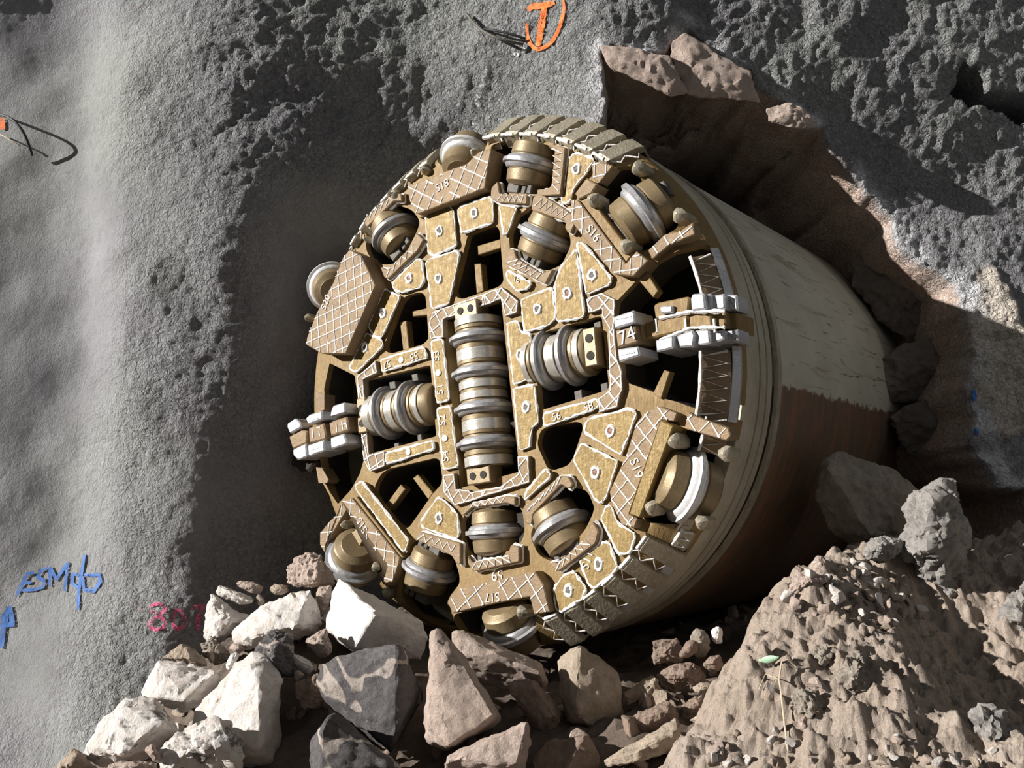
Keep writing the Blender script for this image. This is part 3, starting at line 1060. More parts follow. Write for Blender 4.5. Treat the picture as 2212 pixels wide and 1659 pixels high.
gauge(ang(1053, 304, 0), ang(1330, 352, 0), 7, skew=-.05)
gauge(ang(1397, 1150, 0), ang(1172, 1360, 0), 6, skew=0.0, fill=.6)
gauge(ang(928, 336, 0), ang(742, 530, 0), 7, skew=0.0, fill=.55)


def arc_strip(a0, a1, r0, r1, w0, w1, name, mat, hatchn=0, thick=.05, tip=True):
    k = max(4, int(abs(a1 - a0) / .03))
    mb = MB()
    vs = []
    for j in range(k + 1):
        a = a0 + (a1 - a0) * j / k
        vs += [polar(a, r0, w0), polar(a, r1, w1), polar(a, r1 - .01, w1 - thick), polar(a, r0, w0 - thick)]
    fs = []
    for j in range(k):
        for q in range(4):
            l = (q + 1) % 4
            fs.append((j * 4 + q, j * 4 + l, (j + 1) * 4 + l, (j + 1) * 4 + q))
    fs += [(3, 2, 1, 0), (k * 4, k * 4 + 1, k * 4 + 2, k * 4 + 3)]
    mb.add(vs, fs)
    o = mb.build(name, mat, tbm, 30)
    if hatchn:
        pts = []
        for i in range(hatchn + 1):
            a = a0 + (a1 - a0) * i / hatchn
            f = .08 if i % 2 else .92
            pts.append(polar(a, r0 + (r1 - r0) * f, w0 + (w1 - w0) * f + .006))
        z = MB().tube(pts, .008, False, 5, .3)
        pts2 = []
        for i in range(0, hatchn + 1):
            a = a0 + (a1 - a0) * i / hatchn
            pts2.append(polar(a, r0 + .012, w0 + .004))
        z.tube(pts2, .009, False, 5, .4)
        z.build('weld_zigzag', M['bead'], o)
    return o


a_ = ang(1518, 539, 0)
b_ = ang(1545, 630, 0)
arc_strip(a_, b_, 1.70, 1.80, .0, -.13, 'rim_plate', M['block'], 7)
arc_strip(ang(1558, 753, 0), ang(1560, 905, 0), 1.655, 1.79, .02, -.12, 'rim_plate', M['block'], 11)
arc_strip(ang(1558, 905, 0), ang(1556, 990, 0), 1.70, 1.80, -.02, -.13, 'rim_plate', M['block'], 6)
arc_strip(ang(1535, 1030, 0), ang(1480, 1170, 0), 1.745, 1.80, -.08, -.14, 'rim_plate', M['gauge'], 16)
arc_strip(ang(1480, 1160, 0), ang(1450, 1195, 0), 1.76, 1.83, -.10, -.16, 'rim_plate', M['gauge'], 5)
for p0, p1 in (((1550, 530), (1588, 640)), ((1606, 745), (1598, 915))):
    arc_strip(ang(*p0, -.14), ang(*p1, -.14), 1.80, 1.83, -.12, -.17, 'wear_bar', M['tooth'], 0, .04)
arc_strip(ang(1456, 1190, -.16), ang(1285, 1370, -.16), 1.80, 1.84, -.14, -.19, 'wear_bar', M['tooth'], 0, .04)
arc_strip(ang(1105, 262, -.15), ang(1360, 323, -.15), 1.80, 1.83, -.15, -.20, 'wear_bar', M['gauge'], 0, .04)
# left rim hatched plates
for p in ([(684, 846), (703, 852), (703, 885), (697, 888), (684, 882)],):
    MB().prism(zpoly('P', p, 0), -.1, .01, .003).build('rim_plate', M['block'], tbm)
for p in ([(684, 1009), (698, 1012), (712, 1036), (708, 1044), (690, 1044)],):
    MB().prism(zpoly('P', p, 0), -.1, .01, .003).build('rim_plate', M['block'], tbm)

# -------- scraper arms
def slabs(parent, z, items, mat, name, w0, sub=None):
    for pts, w in items:
        MB().prism(fillet(zpoly(z, pts, w), .008, 2), w0, w, .01).build(name, mat, parent)


arm = MB().prism(zpoly('G', [(1440, 500), (1440, 760), (1310, 790), (1280, 980), (560, 1200), (330, 1280), (250, 900), (500, 680), (1250, 460)], .03), -.22, .03, .01).build('scraper_arm', M['gold'], tbm)
slabs(arm, 'G', [([(490, 530), (560, 460), (780, 395), (800, 540), (540, 640)], .17), ([(950, 380), (985, 300), (1185, 240), (1205, 390), (1220, 420), (930, 510)], .15),
                 ([(530, 1010), (815, 915), (835, 1110), (545, 1215)], .17), ([(935, 880), (1175, 800), (1240, 960), (1200, 1000), (950, 1085)], .15),
                 ([(240, 570), (305, 525), (400, 600), (415, 690), (215, 800), (165, 700), (165, 620)], .12),
                 ([(265, 1085), (500, 975), (515, 1215), (370, 1275), (270, 1200)], .13)], M['tooth'], 'cutter_tooth', -.05)
slabs(arm, 'G', [([(545, 700), (820, 610), (865, 840), (850, 900), (560, 975)], .13), ([(910, 600), (1235, 490), (1280, 740), (945, 850)], .11),
                 ([(195, 860), (415, 720), (525, 760), (510, 970), (260, 1080)], .09)], M['block'], 'tooth_holder', -.05)
for z, x0, y0, x1, y1, w in (('G', 620, 720, 640, 880, .131), ('G', 700, 700, 760, 690, .131), ('G', 740, 760, 760, 850, .131), ('G', 1050, 620, 1060, 780, .111), ('G', 1150, 590, 1170, 730, .111), ('G', 1210, 560, 1240, 700, .111), ('G', 1160, 640, 1220, 620, .111)):
    a, b = uv(*zp(z, x0, y0), w), uv(*zp(z, x1, y1), w)
    MB().tube([(a.x, a.y, w), (b.x, b.y, w)], .006, False, 5, .3).build('weld_bead', M['weld'], arm)
for pts in ([(600, 570), (610, 545), (735, 505), (735, 520)], [(610, 1100), (620, 1085), (740, 1045), (740, 1055)]):
    MB().prism(zpoly('G', pts, .172), .16, .174, .001).build('weld_bead', M['weld'], arm)
# underside lip wrapping round the rim
MB().prism(zpoly('G', [(240, 1110), (540, 1250), (680, 1300), (560, 1480), (380, 1480), (300, 1400), (220, 1380)], -.05), -.34, -.05, .02).build('scraper_lip', M['inner'], arm)

arm2 = MB().prism(zpoly('H', [(430, 520), (600, 470), (880, 400), (960, 395), (975, 570), (800, 620), (450, 700)], .06), -.25, .06, .01).prism(
    zpoly('H', [(950, 395), (1220, 380), (1235, 555), (965, 570)], .045), -.25, .045, .01).prism(zpoly('H', [(1210, 382), (1380, 378), (1395, 560), (1225, 560)], .0), -.25, .0, .01).prism(
    zpoly('H', [(1370, 380), (1515, 390), (1525, 600), (1385, 565)], -.07), -.3, -.07, .01).build('scraper_arm', M['gold'], tbm)
slabs(arm2, 'H', [([(120, 440), (355, 360), (375, 500), (140, 570)], .18), ([(170, 800), (405, 765), (425, 870), (190, 945)], .18)], M['tooth'], 'cutter_tooth', -.05)
tb = MB().prism(fillet(zpoly('H', [(150, 590), (370, 530), (400, 720), (175, 785)], .15), .006, 2), -.05, .15, .008).build('tooth_holder', M['block'], arm2)
text('74', 'H', 285, 655, .12, 16, .152, arm2)
for pts in ([(160, 470), (165, 455), (330, 425), (330, 440)], [(215, 870), (225, 850), (360, 825), (365, 840)]):
    MB().prism(zpoly('H', pts, .182), .17, .185, .001).build('weld_bead', M['weld'], arm2)
MB().prism(zpoly('H', [(380, 540), (440, 520), (460, 690), (410, 720)], .10), -.1, .10, .006).build('tooth_holder', M['gold'], arm2)
MB().prism(fillet(zpoly('H', [(578, 310), (620, 280), (980, 205), (960, 400), (600, 460)], .07), .02, 3), -.2, .07, .008).build('scraper_lip', M['gold'], arm2)
slabs(arm2, 'H', [([(640, 340), (660, 315), (790, 305), (790, 390), (660, 400)], .10), ([(990, 230), (1010, 180), (1140, 170), (1165, 350), (1000, 370)], .09), ([(1165, 185), (1220, 175), (1230, 340), (1170, 350)], .05),
                  ([(1225, 200), (1370, 175), (1380, 350), (1235, 360)], .02), ([(1375, 185), (1510, 190), (1525, 370), (1385, 350)], -.04),
                  ([(595, 700), (800, 640), (800, 790), (610, 832)], .11), ([(830, 650), (1010, 580), (1040, 640), (1020, 770), (870, 780)], .09), ([(1040, 590), (1200, 570), (1215, 740), (1040, 760)], .06), ([(1215, 600), (1360, 580), (1370, 690), (1230, 740)], .02), ([(1365, 590), (1520, 570), (1530, 720), (1375, 700)], -.04)],
      M['tooth'], 'cutter_tooth', -.2)
for x in (590, 920, 1240):
    MB().prism(zpoly('H', [(x, 460), (x + 22, 455), (x + 35, 610), (x + 12, 615)], .064), .05, .066, .001).build('weld_bead', M['bead'], arm2)
for y0, y1 in ((395, 380), (640, 560)):
    p0, p1, p2 = uv(*zp('H', 650, y0 + 60), .065), uv(*zp('H', 1000, y1), .065), uv(*zp('H', 1380, y1 - 5), .065)
    MB().tube([(p.x, p.y, .066) for p in resample([p0, p1, p2], .02, False)], .012, False, 5, .5).build('weld_bead', M['bead'], arm2)

# ------------------------------------------------------------------ numpy noise
def vnoise(x, y, seed):
    rs = np.random.RandomState(seed)
    tab = rs.rand(256, 256)
    xi, yi = np.floor(x).astype(int), np.floor(y).astype(int)
    fx, fy = x - xi, y - yi
    fx = fx * fx * fx * (fx * (fx * 6 - 15) + 10)
    fy = fy * fy * fy * (fy * (fy * 6 - 15) + 10)
    a, b = tab[xi % 256, yi % 256], tab[(xi + 1) % 256, yi % 256]
    c, d = tab[xi % 256, (yi + 1) % 256], tab[(xi + 1) % 256, (yi + 1) % 256]
    return (a * (1 - fx) + b * fx) * (1 - fy) + (c * (1 - fx) + d * fx) * fy - .5


def fbm(x, y, sc, oct, seed, gain=.5):
    r = 0
    a = 1
    for i in range(oct):
        r = r + a * vnoise(x * sc + 17.3 * i, y * sc + 5.1 * i, seed + i)
        sc *= 2.03
        a *= gain
    return r


def sdf(px, py, poly):
    """signed distance (+ inside)"""
    d = np.full(px.shape, 1e9)
    ins = np.zeros(px.shape, bool)
    n = len(poly)
    for i in range(n):
        x0, y0 = poly[i]
        x1, y1 = poly[(i + 1) % n]
        ex, ey = x1 - x0, y1 - y0
        t = np.clip(((px - x0) * ex + (py - y0) * ey) / (ex * ex + ey * ey + 1e-12), 0, 1)
        d = np.minimum(d, np.hypot(px - x0 - t * ex, py - y0 - t * ey))
        c = ((y0 > py) != (y1 > py)) & (px < (x1 - x0) * (py - y0) / (y1 - y0 + 1e-12) + x0)
        ins ^= c
    return np.where(ins, d, -d)


def sstep(a, b, x):
    t = np.clip((x - a) / (b - a), 0, 1)
    return t * t * (3 - 2 * t)


# ------------------------------------------------------------------ WALL
cols = [-400, 0, 150, 300, 430, 540, 700, 900, 1100, 1300, 1600, 1900, 2212, 2600]
rows = [-200, 150, 400, 600, 900, 1200, 1450, 1700]
TAB = np.array([
    [7.6, 7.65, 7.7, 7.5, 7.45, 7.48, 7.52, 7.6, 7.5, 7.2, 7.25, 7.25, 7.4, 7.65],
    [7.8, 7.85, 7.85, 7.58, 7.5, 7.5, 7.6, 7.72, 7.5, 7.17, 7.33, 7.45, 7.6, 7.85],
    [7.85, 7.9, 7.9, 7.56, 7.46, 7.42, 7.58, 7.95, 7.8, 7.14, 7.42, 7.58, 7.7, 7.95],
    [7.85, 7.9, 7.88, 7.5, 7.44, 7.40, 7.82, 8.3, 8.3, 7.7, 7.6, 7.58, 7.65, 7.9],
    [7.8, 7.85, 7.85, 7.5, 7.42, 7.55, 8.0, 8.35, 8.4, 8.1, 7.6, 7.4, 7.4, 7.6],
    [7.7, 7.75, 7.7, 7.45, 7.44, 7.7, 8.1, 8.3, 8.3, 8.0, 7.4, 7.0, 6.9, 7.0],
    [7.7, 7.6, 7.45, 7.3, 7.35, 7.6, 7.9, 8.0, 8.0, 7.7, 7.1, 6.7, 6.5, 6.5],
    [7.3, 7.2, 7.1, 7.0, 7.05, 7.2, 7.4, 7.5, 7.5, 7.2, 6.8, 6.4, 6.2, 6.2]])


def smooth_interp(xs, ys, x):
    """monotone-ish cubic (Catmull) interpolation of rows"""
    xs = np.array(xs, float)
    i = np.clip(np.searchsorted(xs, x) - 1, 0, len(xs) - 2)
    h = xs[i + 1] - xs[i]
    t = np.clip((x - xs[i]) / h, 0, 1)
    return i, t


def tab_eval(px, py):
    ci, ct = smooth_interp(cols, None, px)
    ri, rt = smooth_interp(rows, None, py)

    def herm(p0, p1, p2, p3, t):
        m1, m2 = (p2 - p0) * .42, (p3 - p1) * .42
        t2, t3 = t * t, t * t * t
        return (2 * t3 - 3 * t2 + 1) * p1 + (t3 - 2 * t2 + t) * m1 + (-2 * t3 + 3 * t2) * p2 + (t3 - t2) * m2
    def row(r):
        r = np.clip(r, 0, len(rows) - 1)
        g = lambda k: TAB[r, np.clip(ci + k, 0, len(cols) - 1)]
        return herm(g(-1), g(0), g(1), g(2), ct)
    return herm(row(ri - 1), row(ri), row(ri + 1), row(ri + 2), rt)


YREF = 7.7


def to_xz(px, py, y):
    d = ray(px, py)
    t = y / d.y
    return (d.x * t, CAMH + d.z * t)


def refdepth(px, py):
    return float(tab_eval(np.array([px]), np.array([py]))[0])


def poly_xz(pts):
    return [to_xz(x, y, refdepth(x, y)) for x, y in pts]


P_OUT = poly_xz([(1283, 330), (1310, 220), (1296, 104), (1325, 98), (1350, 112), (1395, 118), (1432, 106), (1447, 85), (1490, 68), (1530, 100), (1570, 130), (1625, 150), (1632, 180), (1680, 215), (1700, 228),
                 (1735, 260), (1775, 275), (1800, 330), (1850, 385), (1890, 420), (1935, 470), (1945, 520), (1985, 560), (2020, 585), (2065, 605), (2080, 660), (2100, 770), (2090, 860),
                 (2110, 900), (2095, 960), (2140, 1010), (2160, 1050), (2230, 1060), (2300, 1250), (1800, 1400), (1500, 1500), (1100, 1420), (850, 1150), (800, 850), (900, 600), (1150, 380)])
P_IN = poly_xz([(1290, 330), (1318, 200), (1330, 168), (1400, 204), (1480, 210), (1560, 212), (1640, 222), (1655, 270), (1700, 280), (1770, 285), (1715, 300), (1725, 400), (1745, 480), (1830, 700),
                (1880, 790), (1900, 880), (1930, 940), (2040, 960), (2060, 1010), (2130, 1040), (2200, 1080), (1800, 1350), (1500, 1450), (1100, 1380), (880, 1100), (830, 850), (930, 600), (1160, 400)])

step = .02
X = np.arange(-5.3, 5.6, step)
Z = np.arange(-1.0, 6.6, step)
GX, GZ = np.meshgrid(X, Z)
# project on a reference sheet to look up the depth table
dd = YREF * CP + (GZ - CAMH) * SP
PX = 1106 + F * GX / dd
PY = 829.5 - F * (-YREF * SP + (GZ - CAMH) * CP) / dd
Y = tab_eval(PX, PY)
s_out = sdf(GX + .05 * fbm(GX, GZ, 6, 3, 50), GZ + .05 * fbm(GX, GZ, 6, 3, 60), P_OUT)
s_in = sdf(GX + .05 * fbm(GX, GZ, 3, 3, 51), GZ + .05 * fbm(GX, GZ, 3, 3, 61), P_IN)
rough = np.clip(.6 + .35 * sstep(420, 520, PX) + 1.2 * fbm(GX, GZ, .7, 2, 3) + .5 * sstep(1300, 1700, PX) + .35 * sstep(200, 330, PX) - .5 * sstep(230, 110, PX), .15, 1.25)
Y = Y + .11 * fbm(GX, GZ, .9, 3, 11) + .03 * rough * fbm(GX, GZ, 3.1, 3, 21)
gran = fbm(GX, GZ, 7, 2, 31, .6) * .010 + .017 * fbm(GX, GZ, 18, 2, 41, .8)
Y = Y - gran * rough
rock = sstep(-.005, .02, s_out)
# rock blocks inside the break
cell = fbm(GX, GZ, 1.4, 2, 71)
facet = np.round(cell * 7) / 7 * .55 + .12 * fbm(GX, GZ, 3, 4, 81)
drop = sstep(0, .06, s_out) * .22 + sstep(.03, .26, s_out) * .95 + np.clip(s_out, 0, 1.2) * .9 + rock * facet * .9 * sstep(0, .2, s_out)
rs = np.random.RandomState(4)
cp = np.stack([rs.uniform(.3, 5, 110), rs.uniform(.2, 5, 110)], -1)
wx, wz = GX + .06 * fbm(GX, GZ, 5, 2, 54), GZ + .06 * fbm(GX, GZ, 5, 2, 55)
D = np.full((3,) + GX.shape, 1e9)
cid = np.zeros(GX.shape, int)
for i, (cx, cz) in enumerate(cp):
    dq = np.hypot(wx - cx, (wz - cz) * 1.2)
    nearer = dq < D[0]
    D[1] = np.where(nearer, D[0], np.minimum(D[1], dq))
    cid = np.where(nearer, i, cid)
    D[0] = np.where(nearer, dq, D[0])
lift = rs.uniform(-.16, .16, 110)[cid]
tilt = rs.uniform(-.5, .5, 110)[cid] * (wx - cp[cid, 0]) + rs.uniform(-.5, .5, 110)[cid] * (wz - cp[cid, 1])
block = lift + tilt + .10 * (1 - sstep(0, .05, D[1] - D[0]))
drop = drop + block * sstep(.05, .2, s_out) * (1 - .6 * sstep(0, .2, s_in))
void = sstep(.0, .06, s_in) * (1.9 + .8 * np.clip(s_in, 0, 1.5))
Y = Y + np.maximum(drop, 0) + void
edge = np.clip(sstep(-.17, -.02, s_out + .08 * fbm(GX, GZ, 4, 3, 95)) * (1 - sstep(0, .02, s_out)) * (fbm(GX, GZ, 5, 3, 91) * 2.4 + .8) * sstep(1150, 1300, PX), 0, 1)
P_PIT = poly_xz([(2055, 195), (2085, 130), (2112, 150), (2135, 200), (2230, 205), (2260, 250), (2212, 268), (2140, 235), (2095, 225)])
s_pit = sdf(GX + .04 * fbm(GX, GZ, 7, 3, 52), GZ + .04 * fbm(GX, GZ, 7, 3, 62), P_PIT)
Y = Y + sstep(0, .05, s_pit) * .55
P_PATCH = poly_xz([(2085, 690), (2110, 590), (2150, 575), (2200, 700), (2290, 760), (2260, 900), (2160, 960), (2095, 870)])
s_pat = sdf(GX + .07 * fbm(GX, GZ, 4, 3, 53), GZ + .07 * fbm(GX, GZ, 4, 3, 63), P_PATCH)
bare = sstep(-.02, .04, s_pat)
Y = Y - bare * (.05 + .10 * np.round(fbm(GX, GZ, 2.2, 3, 64) * 6) / 6 + .03 * fbm(GX, GZ, 8, 3, 65))
nz, nx = GX.shape
co = np.stack([GX, Y, GZ], -1).reshape(-1, 3)
idx = np.arange(nx * nz).reshape(nz, nx)
quads = np.stack([idx[:-1, :-1], idx[:-1, 1:], idx[1:, 1:], idx[1:, :-1]], -1).reshape(-1, 4)
wm = bpy.data.meshes.new('wall_back')
wm.vertices.add(len(co))
wm.vertices.foreach_set('co', co.ravel())
wm.loops.add(quads.size)
wm.loops.foreach_set('vertex_index', quads.ravel().astype(np.int32))
wm.polygons.add(len(quads))
wm.polygons.foreach_set('loop_start', (np.arange(len(quads)) * 4).astype(np.int32))
wm.polygons.foreach_set('loop_total', np.full(len(quads), 4, np.int32))
wm.update(calc_edges=True)
void_shade = sstep(0, .08, s_in)
for nm, arr in (('rock', rock), ('deep', void_shade), ('smooth', np.clip(rough, 0, 1)), ('edge', edge), ('bare', bare)):
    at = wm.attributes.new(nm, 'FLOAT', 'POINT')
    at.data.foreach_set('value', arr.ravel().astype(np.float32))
wm.polygons.foreach_set('use_smooth', np.ones(len(quads), bool))
wm.materials.append(M['wall'])
wall = link('wall_back', wm)
tag(wall, 'rough grey sprayed concrete wall with a broken hole', 'wall', kind='structure')
wbvh = BVHTree.FromPolygons([Vector(c) for c in co.tolist()], quads.tolist())


def on_wall(px, py, off=.012):
    d = ray(px, py).normalized()
    h = wbvh.ray_cast(CAM, d)
    return (h[0] - d * off) if h[0] else None


def paint(z, strokes, width, mat, label, off=.014, curvy=True):
    mb = MB()
    for st in strokes:
        pts = [Vector(zp(z, *q)) for q in st]
        if curvy and len(pts) > 2:
            cp = [pts[0] * 2 - pts[1]] + pts + [pts[-1] * 2 - pts[-2]]
            pts = [(b * 2 + (c - a) * t + (a * 2 - b * 5 + c * 4 - d) * t * t + (b * 3 - a - c * 3 + d) * t ** 3) * .5 for a, b, c, d in zip(cp, cp[1:], cp[2:], cp[3:]) for t in (0, .25, .5, .75)] + [pts[-1]]
        pts = resample(pts, 3.0, False)
        rowsv = []
        for i, p in enumerate(pts):
            a, b = pts[max(0, i - 1)], pts[min(len(pts) - 1, i + 1)]
            t = (b - a).normalized()
            n = Vector((-t.y, t.x))
            f = i / max(1, len(pts) - 1)
            wd = width * (1 - .35 * abs(2 * f - 1) ** 3) * rnd.uniform(.85, 1.15)
            r = [on_wall(*(p + n * wd * k), off) for k in (-.5, -.25, 0, .25, .5)]
            if any(q is None for q in r):
                continue
            rowsv.append(r)
        vs = sum(rowsv, [])
        fs = []
        for i in range(len(rowsv) - 1):
            for k in range(4):
                fs.append((i * 5 + k, i * 5 + k + 1, (i + 1) * 5 + k + 1, (i + 1) * 5 + k))
        mb.add(vs, fs)
    o = mb.build('paint_mark', mat, wall, None)
    o['label'] = label
    return o


paint('P', [[(1141, 22), (1150, 14), (1172, 12), (1198, 5)], [(1178, 8), (1172, 40), (1162, 100)]], 14, M['p_orange'], 'orange sprayed mark at the top of the wall')
paint('P', [[(1138, 50), (1140, 80), (1150, 100), (1165, 106), (1190, 92), (1208, 60), (1218, 20), (1216, 0)]], 8, M['p_orange'], 'thin orange sprayed ring around the mark')
paint('R0', [[(205, 380), (160, 385), (140, 430), (95, 520)], [(150, 440), (190, 435)], [(130, 485), (185, 480), (215, 480)],
             [(285, 350), (240, 370), (225, 410), (265, 425), (255, 465), (205, 480)], [(295, 460), (300, 345), (335, 420), (405, 320), (385, 490)],
             [(505, 270), (490, 360), (470, 480), (465, 600)], [(485, 400), (435, 385), (430, 440), (470, 475)], [(500, 390), (545, 395), (590, 390), (600, 430), (560, 490), (500, 480), (495, 400)]], 7.5, M['p_blue'], 'blue sprayed writing on the lower left wall', curvy=False)
paint('R0', [[(60, 580), (25, 640), (10, 830)], [(60, 580), (75, 690), (0, 690)], [(40, 640), (20, 720)]], 11, M['p_blue'], 'blue sprayed arrow at the left edge', curvy=False)
paint('R0', [[(885, 580), (950, 565), (985, 600), (930, 650), (890, 690), (930, 720), (985, 690), (955, 640), (895, 600)], [(1045, 600), (1035, 690), (1075, 715), (1105, 670), (1085, 610), (1045, 600)], [(1140, 590), (1210, 580), (1185, 650), (1180, 720)], [(1165, 650), (1215, 650)]], 9, M['p_pink'], 'pink sprayed numerals by the rock pile')
paint('R0', [[(790, 585), (860, 575), (830, 640)], [(680, 660), (740, 670)], [(930, 850), (1000, 850)]], 9, M['p_faint'], 'faded pink sprayed strokes')
paint('P', [[(2104, 842), (2106, 866)], [(2106, 925), (2110, 938)], [(2104, 932), (2114, 930)]], 9, M['p_blue'], 'small blue paint dabs on the right')
paint('P', [[(1052, 150), (1035, 200), (1022, 270)]], 10, M['p_white'], 'pale scuff above the upper disc cutter')
paint('P', [[(1110, 114), (1120, 120)], [(1127, 106), (1136, 110)]], 9, M['chalk'], 'two white dabs under the orange mark')
paint('P', [[(4, 255), (6, 280)]], 12, M['p_orange'], 'orange paint dab at the left edge')


def cable(pxs, r, name, label, cat, mat, off=.04):
    pts = [on_wall(x, y, off + o) for x, y, o in pxs]
    pts = [p for p in pts if p]
    c = bpy.data.curves.new(name, 'CURVE')
    c.dimensions = '3D'
    c.bevel_depth = r
    c.bevel_resolution = 3
    c.use_fill_caps = True
    sp = c.splines.new('NURBS')
    sp.points.add(len(pts) - 1)
    for q, p in zip(sp.points, pts):
        q.co = (*p, 1)
    sp.use_endpoint_u = True
    sp.order_u = 4
    o = bpy.data.objects.new(name, c)
    COL.objects.link(o)
    me = bpy.data.meshes.new_from_object(o.evaluated_get(bpy.context.evaluated_depsgraph_get()))
    bpy.data.objects.remove(o)
    me.materials.clear()
    me.materials.append(mat)
    o = link(name, me)
    tag(o, label, cat)
    return o


bpy.context.view_layer.update()
cable([(0, 248, 0), (18, 250, .12), (40, 268, .16), (58, 295, .12), (70, 336, 0)], .011, 'cable', 'black bent cable end curving out of the wall at the left edge', 'cable', M['wire'])
cable([(0, 290, 0), (20, 300, .05), (45, 316, 0)], .006, 'wire', 'thin pale wire under the black bent cable at left', 'wire', M['twig'])
cable([(1008, 30, 0), (1030, 60, .04), (1060, 78, .08), (1090, 88, .08), (1130, 96, 0)], .012, 'cable', 'dark sagging cable on the wall left of the orange mark', 'cable', M['clamp'])
cable([(1040, 62, 0), (1075, 66, .05), (1105, 72, .06), (1135, 84, 0)], .010, 'cable', 'shorter dark cable just above the sagging one, beside the orange mark', 'cable', M['wire'])

# ------------------------------------------------------------------ GROUND
def tps(pts):
    P = np.array([(p[0], p[1]) for p in pts])
    z = np.array([p[2] for p in pts])
    d = np.hypot(P[:, None, 0] - P[None, :, 0], P[:, None, 1] - P[None, :, 1])
    K = np.where(d > 1e-9, d * d * np.log(d + 1e-12), 0) + np.eye(len(P)) * 1e-3
    A = np.hstack([np.ones((len(P), 1)), P])
    Mx = np.block([[K, A], [A.T, np.zeros((3, 3))]])
    w = np.linalg.solve(Mx, np.concatenate([z, np.zeros(3)]))

    def f(x, y):
        x, y = np.asarray(x, float), np.asarray(y, float)
        r = w[-3] + w[-2] * x + w[-1] * y
        for i in range(len(P)):
            dd = np.hypot(x - P[i, 0], y - P[i, 1])
            r = r + w[i] * np.where(dd > 1e-9, dd * dd * np.log(dd + 1e-12), 0)
        return r
    return f


gctl = [tuple(W(*q)) for q in [(400, 1640, 5.3), (500, 1480, 5.9), (560, 1330, 6.5), (680, 1290, 6.7), (900, 1640, 4.9), (1200, 1640, 4.7)]]
gctl = [(x, y, z - .16) for x, y, z in gctl]
gctl += [(-.3, 6.9, .02), (.6, 6.2, 0), (1.2, 5.6, 0.02), (.4, 5.2, 0.0), (1.0, 5.0, .0), (1.7, 6.4, .1), (2.6, 7.0, .2), (-3.0, 7.2, -.7), (-2.75, 6.2, -.75), (-3.0, 5.0, -.8), (-4.5, 7, -1.2), (-4.5, 5, -1.2), (-2, 8, .3), (0, 8.3, .1), (3, 4, -.2), (-2, 3.5, -.6), (1, 3.5, -.3), (4.5, 6, 0)]
g_f = tps(gctl)
mctl = [tuple(W(*q)) for q in [(1440, 1659, 4.25), (1500, 1600, 4.4), (1525, 1540, 4.55), (1590, 1410, 4.95), (1640, 1335, 5.15), (1720, 1240, 5.4), (1790, 1195, 5.6), (1900, 1200, 5.65), (2000, 1215, 5.75),
                                (1700, 1640, 4.05), (1700, 1500, 4.35), (1760, 1400, 4.6), (1820, 1300, 4.92), (1900, 1400, 4.52), (1960, 1480, 4.3), (1960, 1620, 3.95),
                                (1940, 1280, 5.35), (2040, 1370, 5.15), (2120, 1450, 4.95), (2090, 1570, 4.25), (2212, 1560, 4.4), (2212, 1640, 4.0), (2190, 1330, 5.35), (2300, 1450, 4.8)]]
mctl += [(1.02, 5.25, -.1), (1.3, 5.75, .05), (.7, 4.7, -.15), (.5, 4.3, -.25), (1.6, 6.2, .2), (2.1, 6.6, .5), (3.2, 6.4, .9), (3.2, 5, .6), (3.0, 4.0, .1), (1.5, 3.4, -.5), (2.5, 3.3, -.5)]
m_f = tps(mctl)


def terrain(name, f, x0, x1, y0, y1, st, mat, amp, seed, label, cat, kind, tr=None):
    xs, ys = np.arange(x0, x1, st), np.arange(y0, y1, st)
    gx, gy = np.meshgrid(xs, ys)
    gz = f(gx, gy) + amp * (fbm(gx, gy, 2.2, 3, seed) * 1.2 + fbm(gx, gy, 7, 4, seed + 9, .72) * .75)
    n2, n1 = gx.shape
    co = np.stack([gx, gy, gz], -1).reshape(-1, 3)
    idx = np.arange(n1 * n2).reshape(n2, n1)
    q = np.stack([idx[:-1, :-1], idx[:-1, 1:], idx[1:, 1:], idx[1:, :-1]], -1).reshape(-1, 4)
    me = bpy.data.meshes.new(name)
    me.from_pydata(co.tolist(), [], q.tolist())
    me.polygons.foreach_set('use_smooth', np.ones(len(q), bool))
    me.materials.append(mat)
    o = link(name, me)
    tag(o, label, cat, kind=kind)
    return o, BVHTree.FromPolygons([Vector(c) for c in co.tolist()], q.tolist())


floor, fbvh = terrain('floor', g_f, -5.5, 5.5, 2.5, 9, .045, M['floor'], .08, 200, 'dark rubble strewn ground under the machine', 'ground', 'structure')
mound, mbvh = terrain('rubble_mound', m_f, .5, 4.2, 3.2, 6.6, .014, M['dirt'], .11, 300, 'pale brown heap of crushed rock and dirt at the lower right', 'heap', 'stuff')

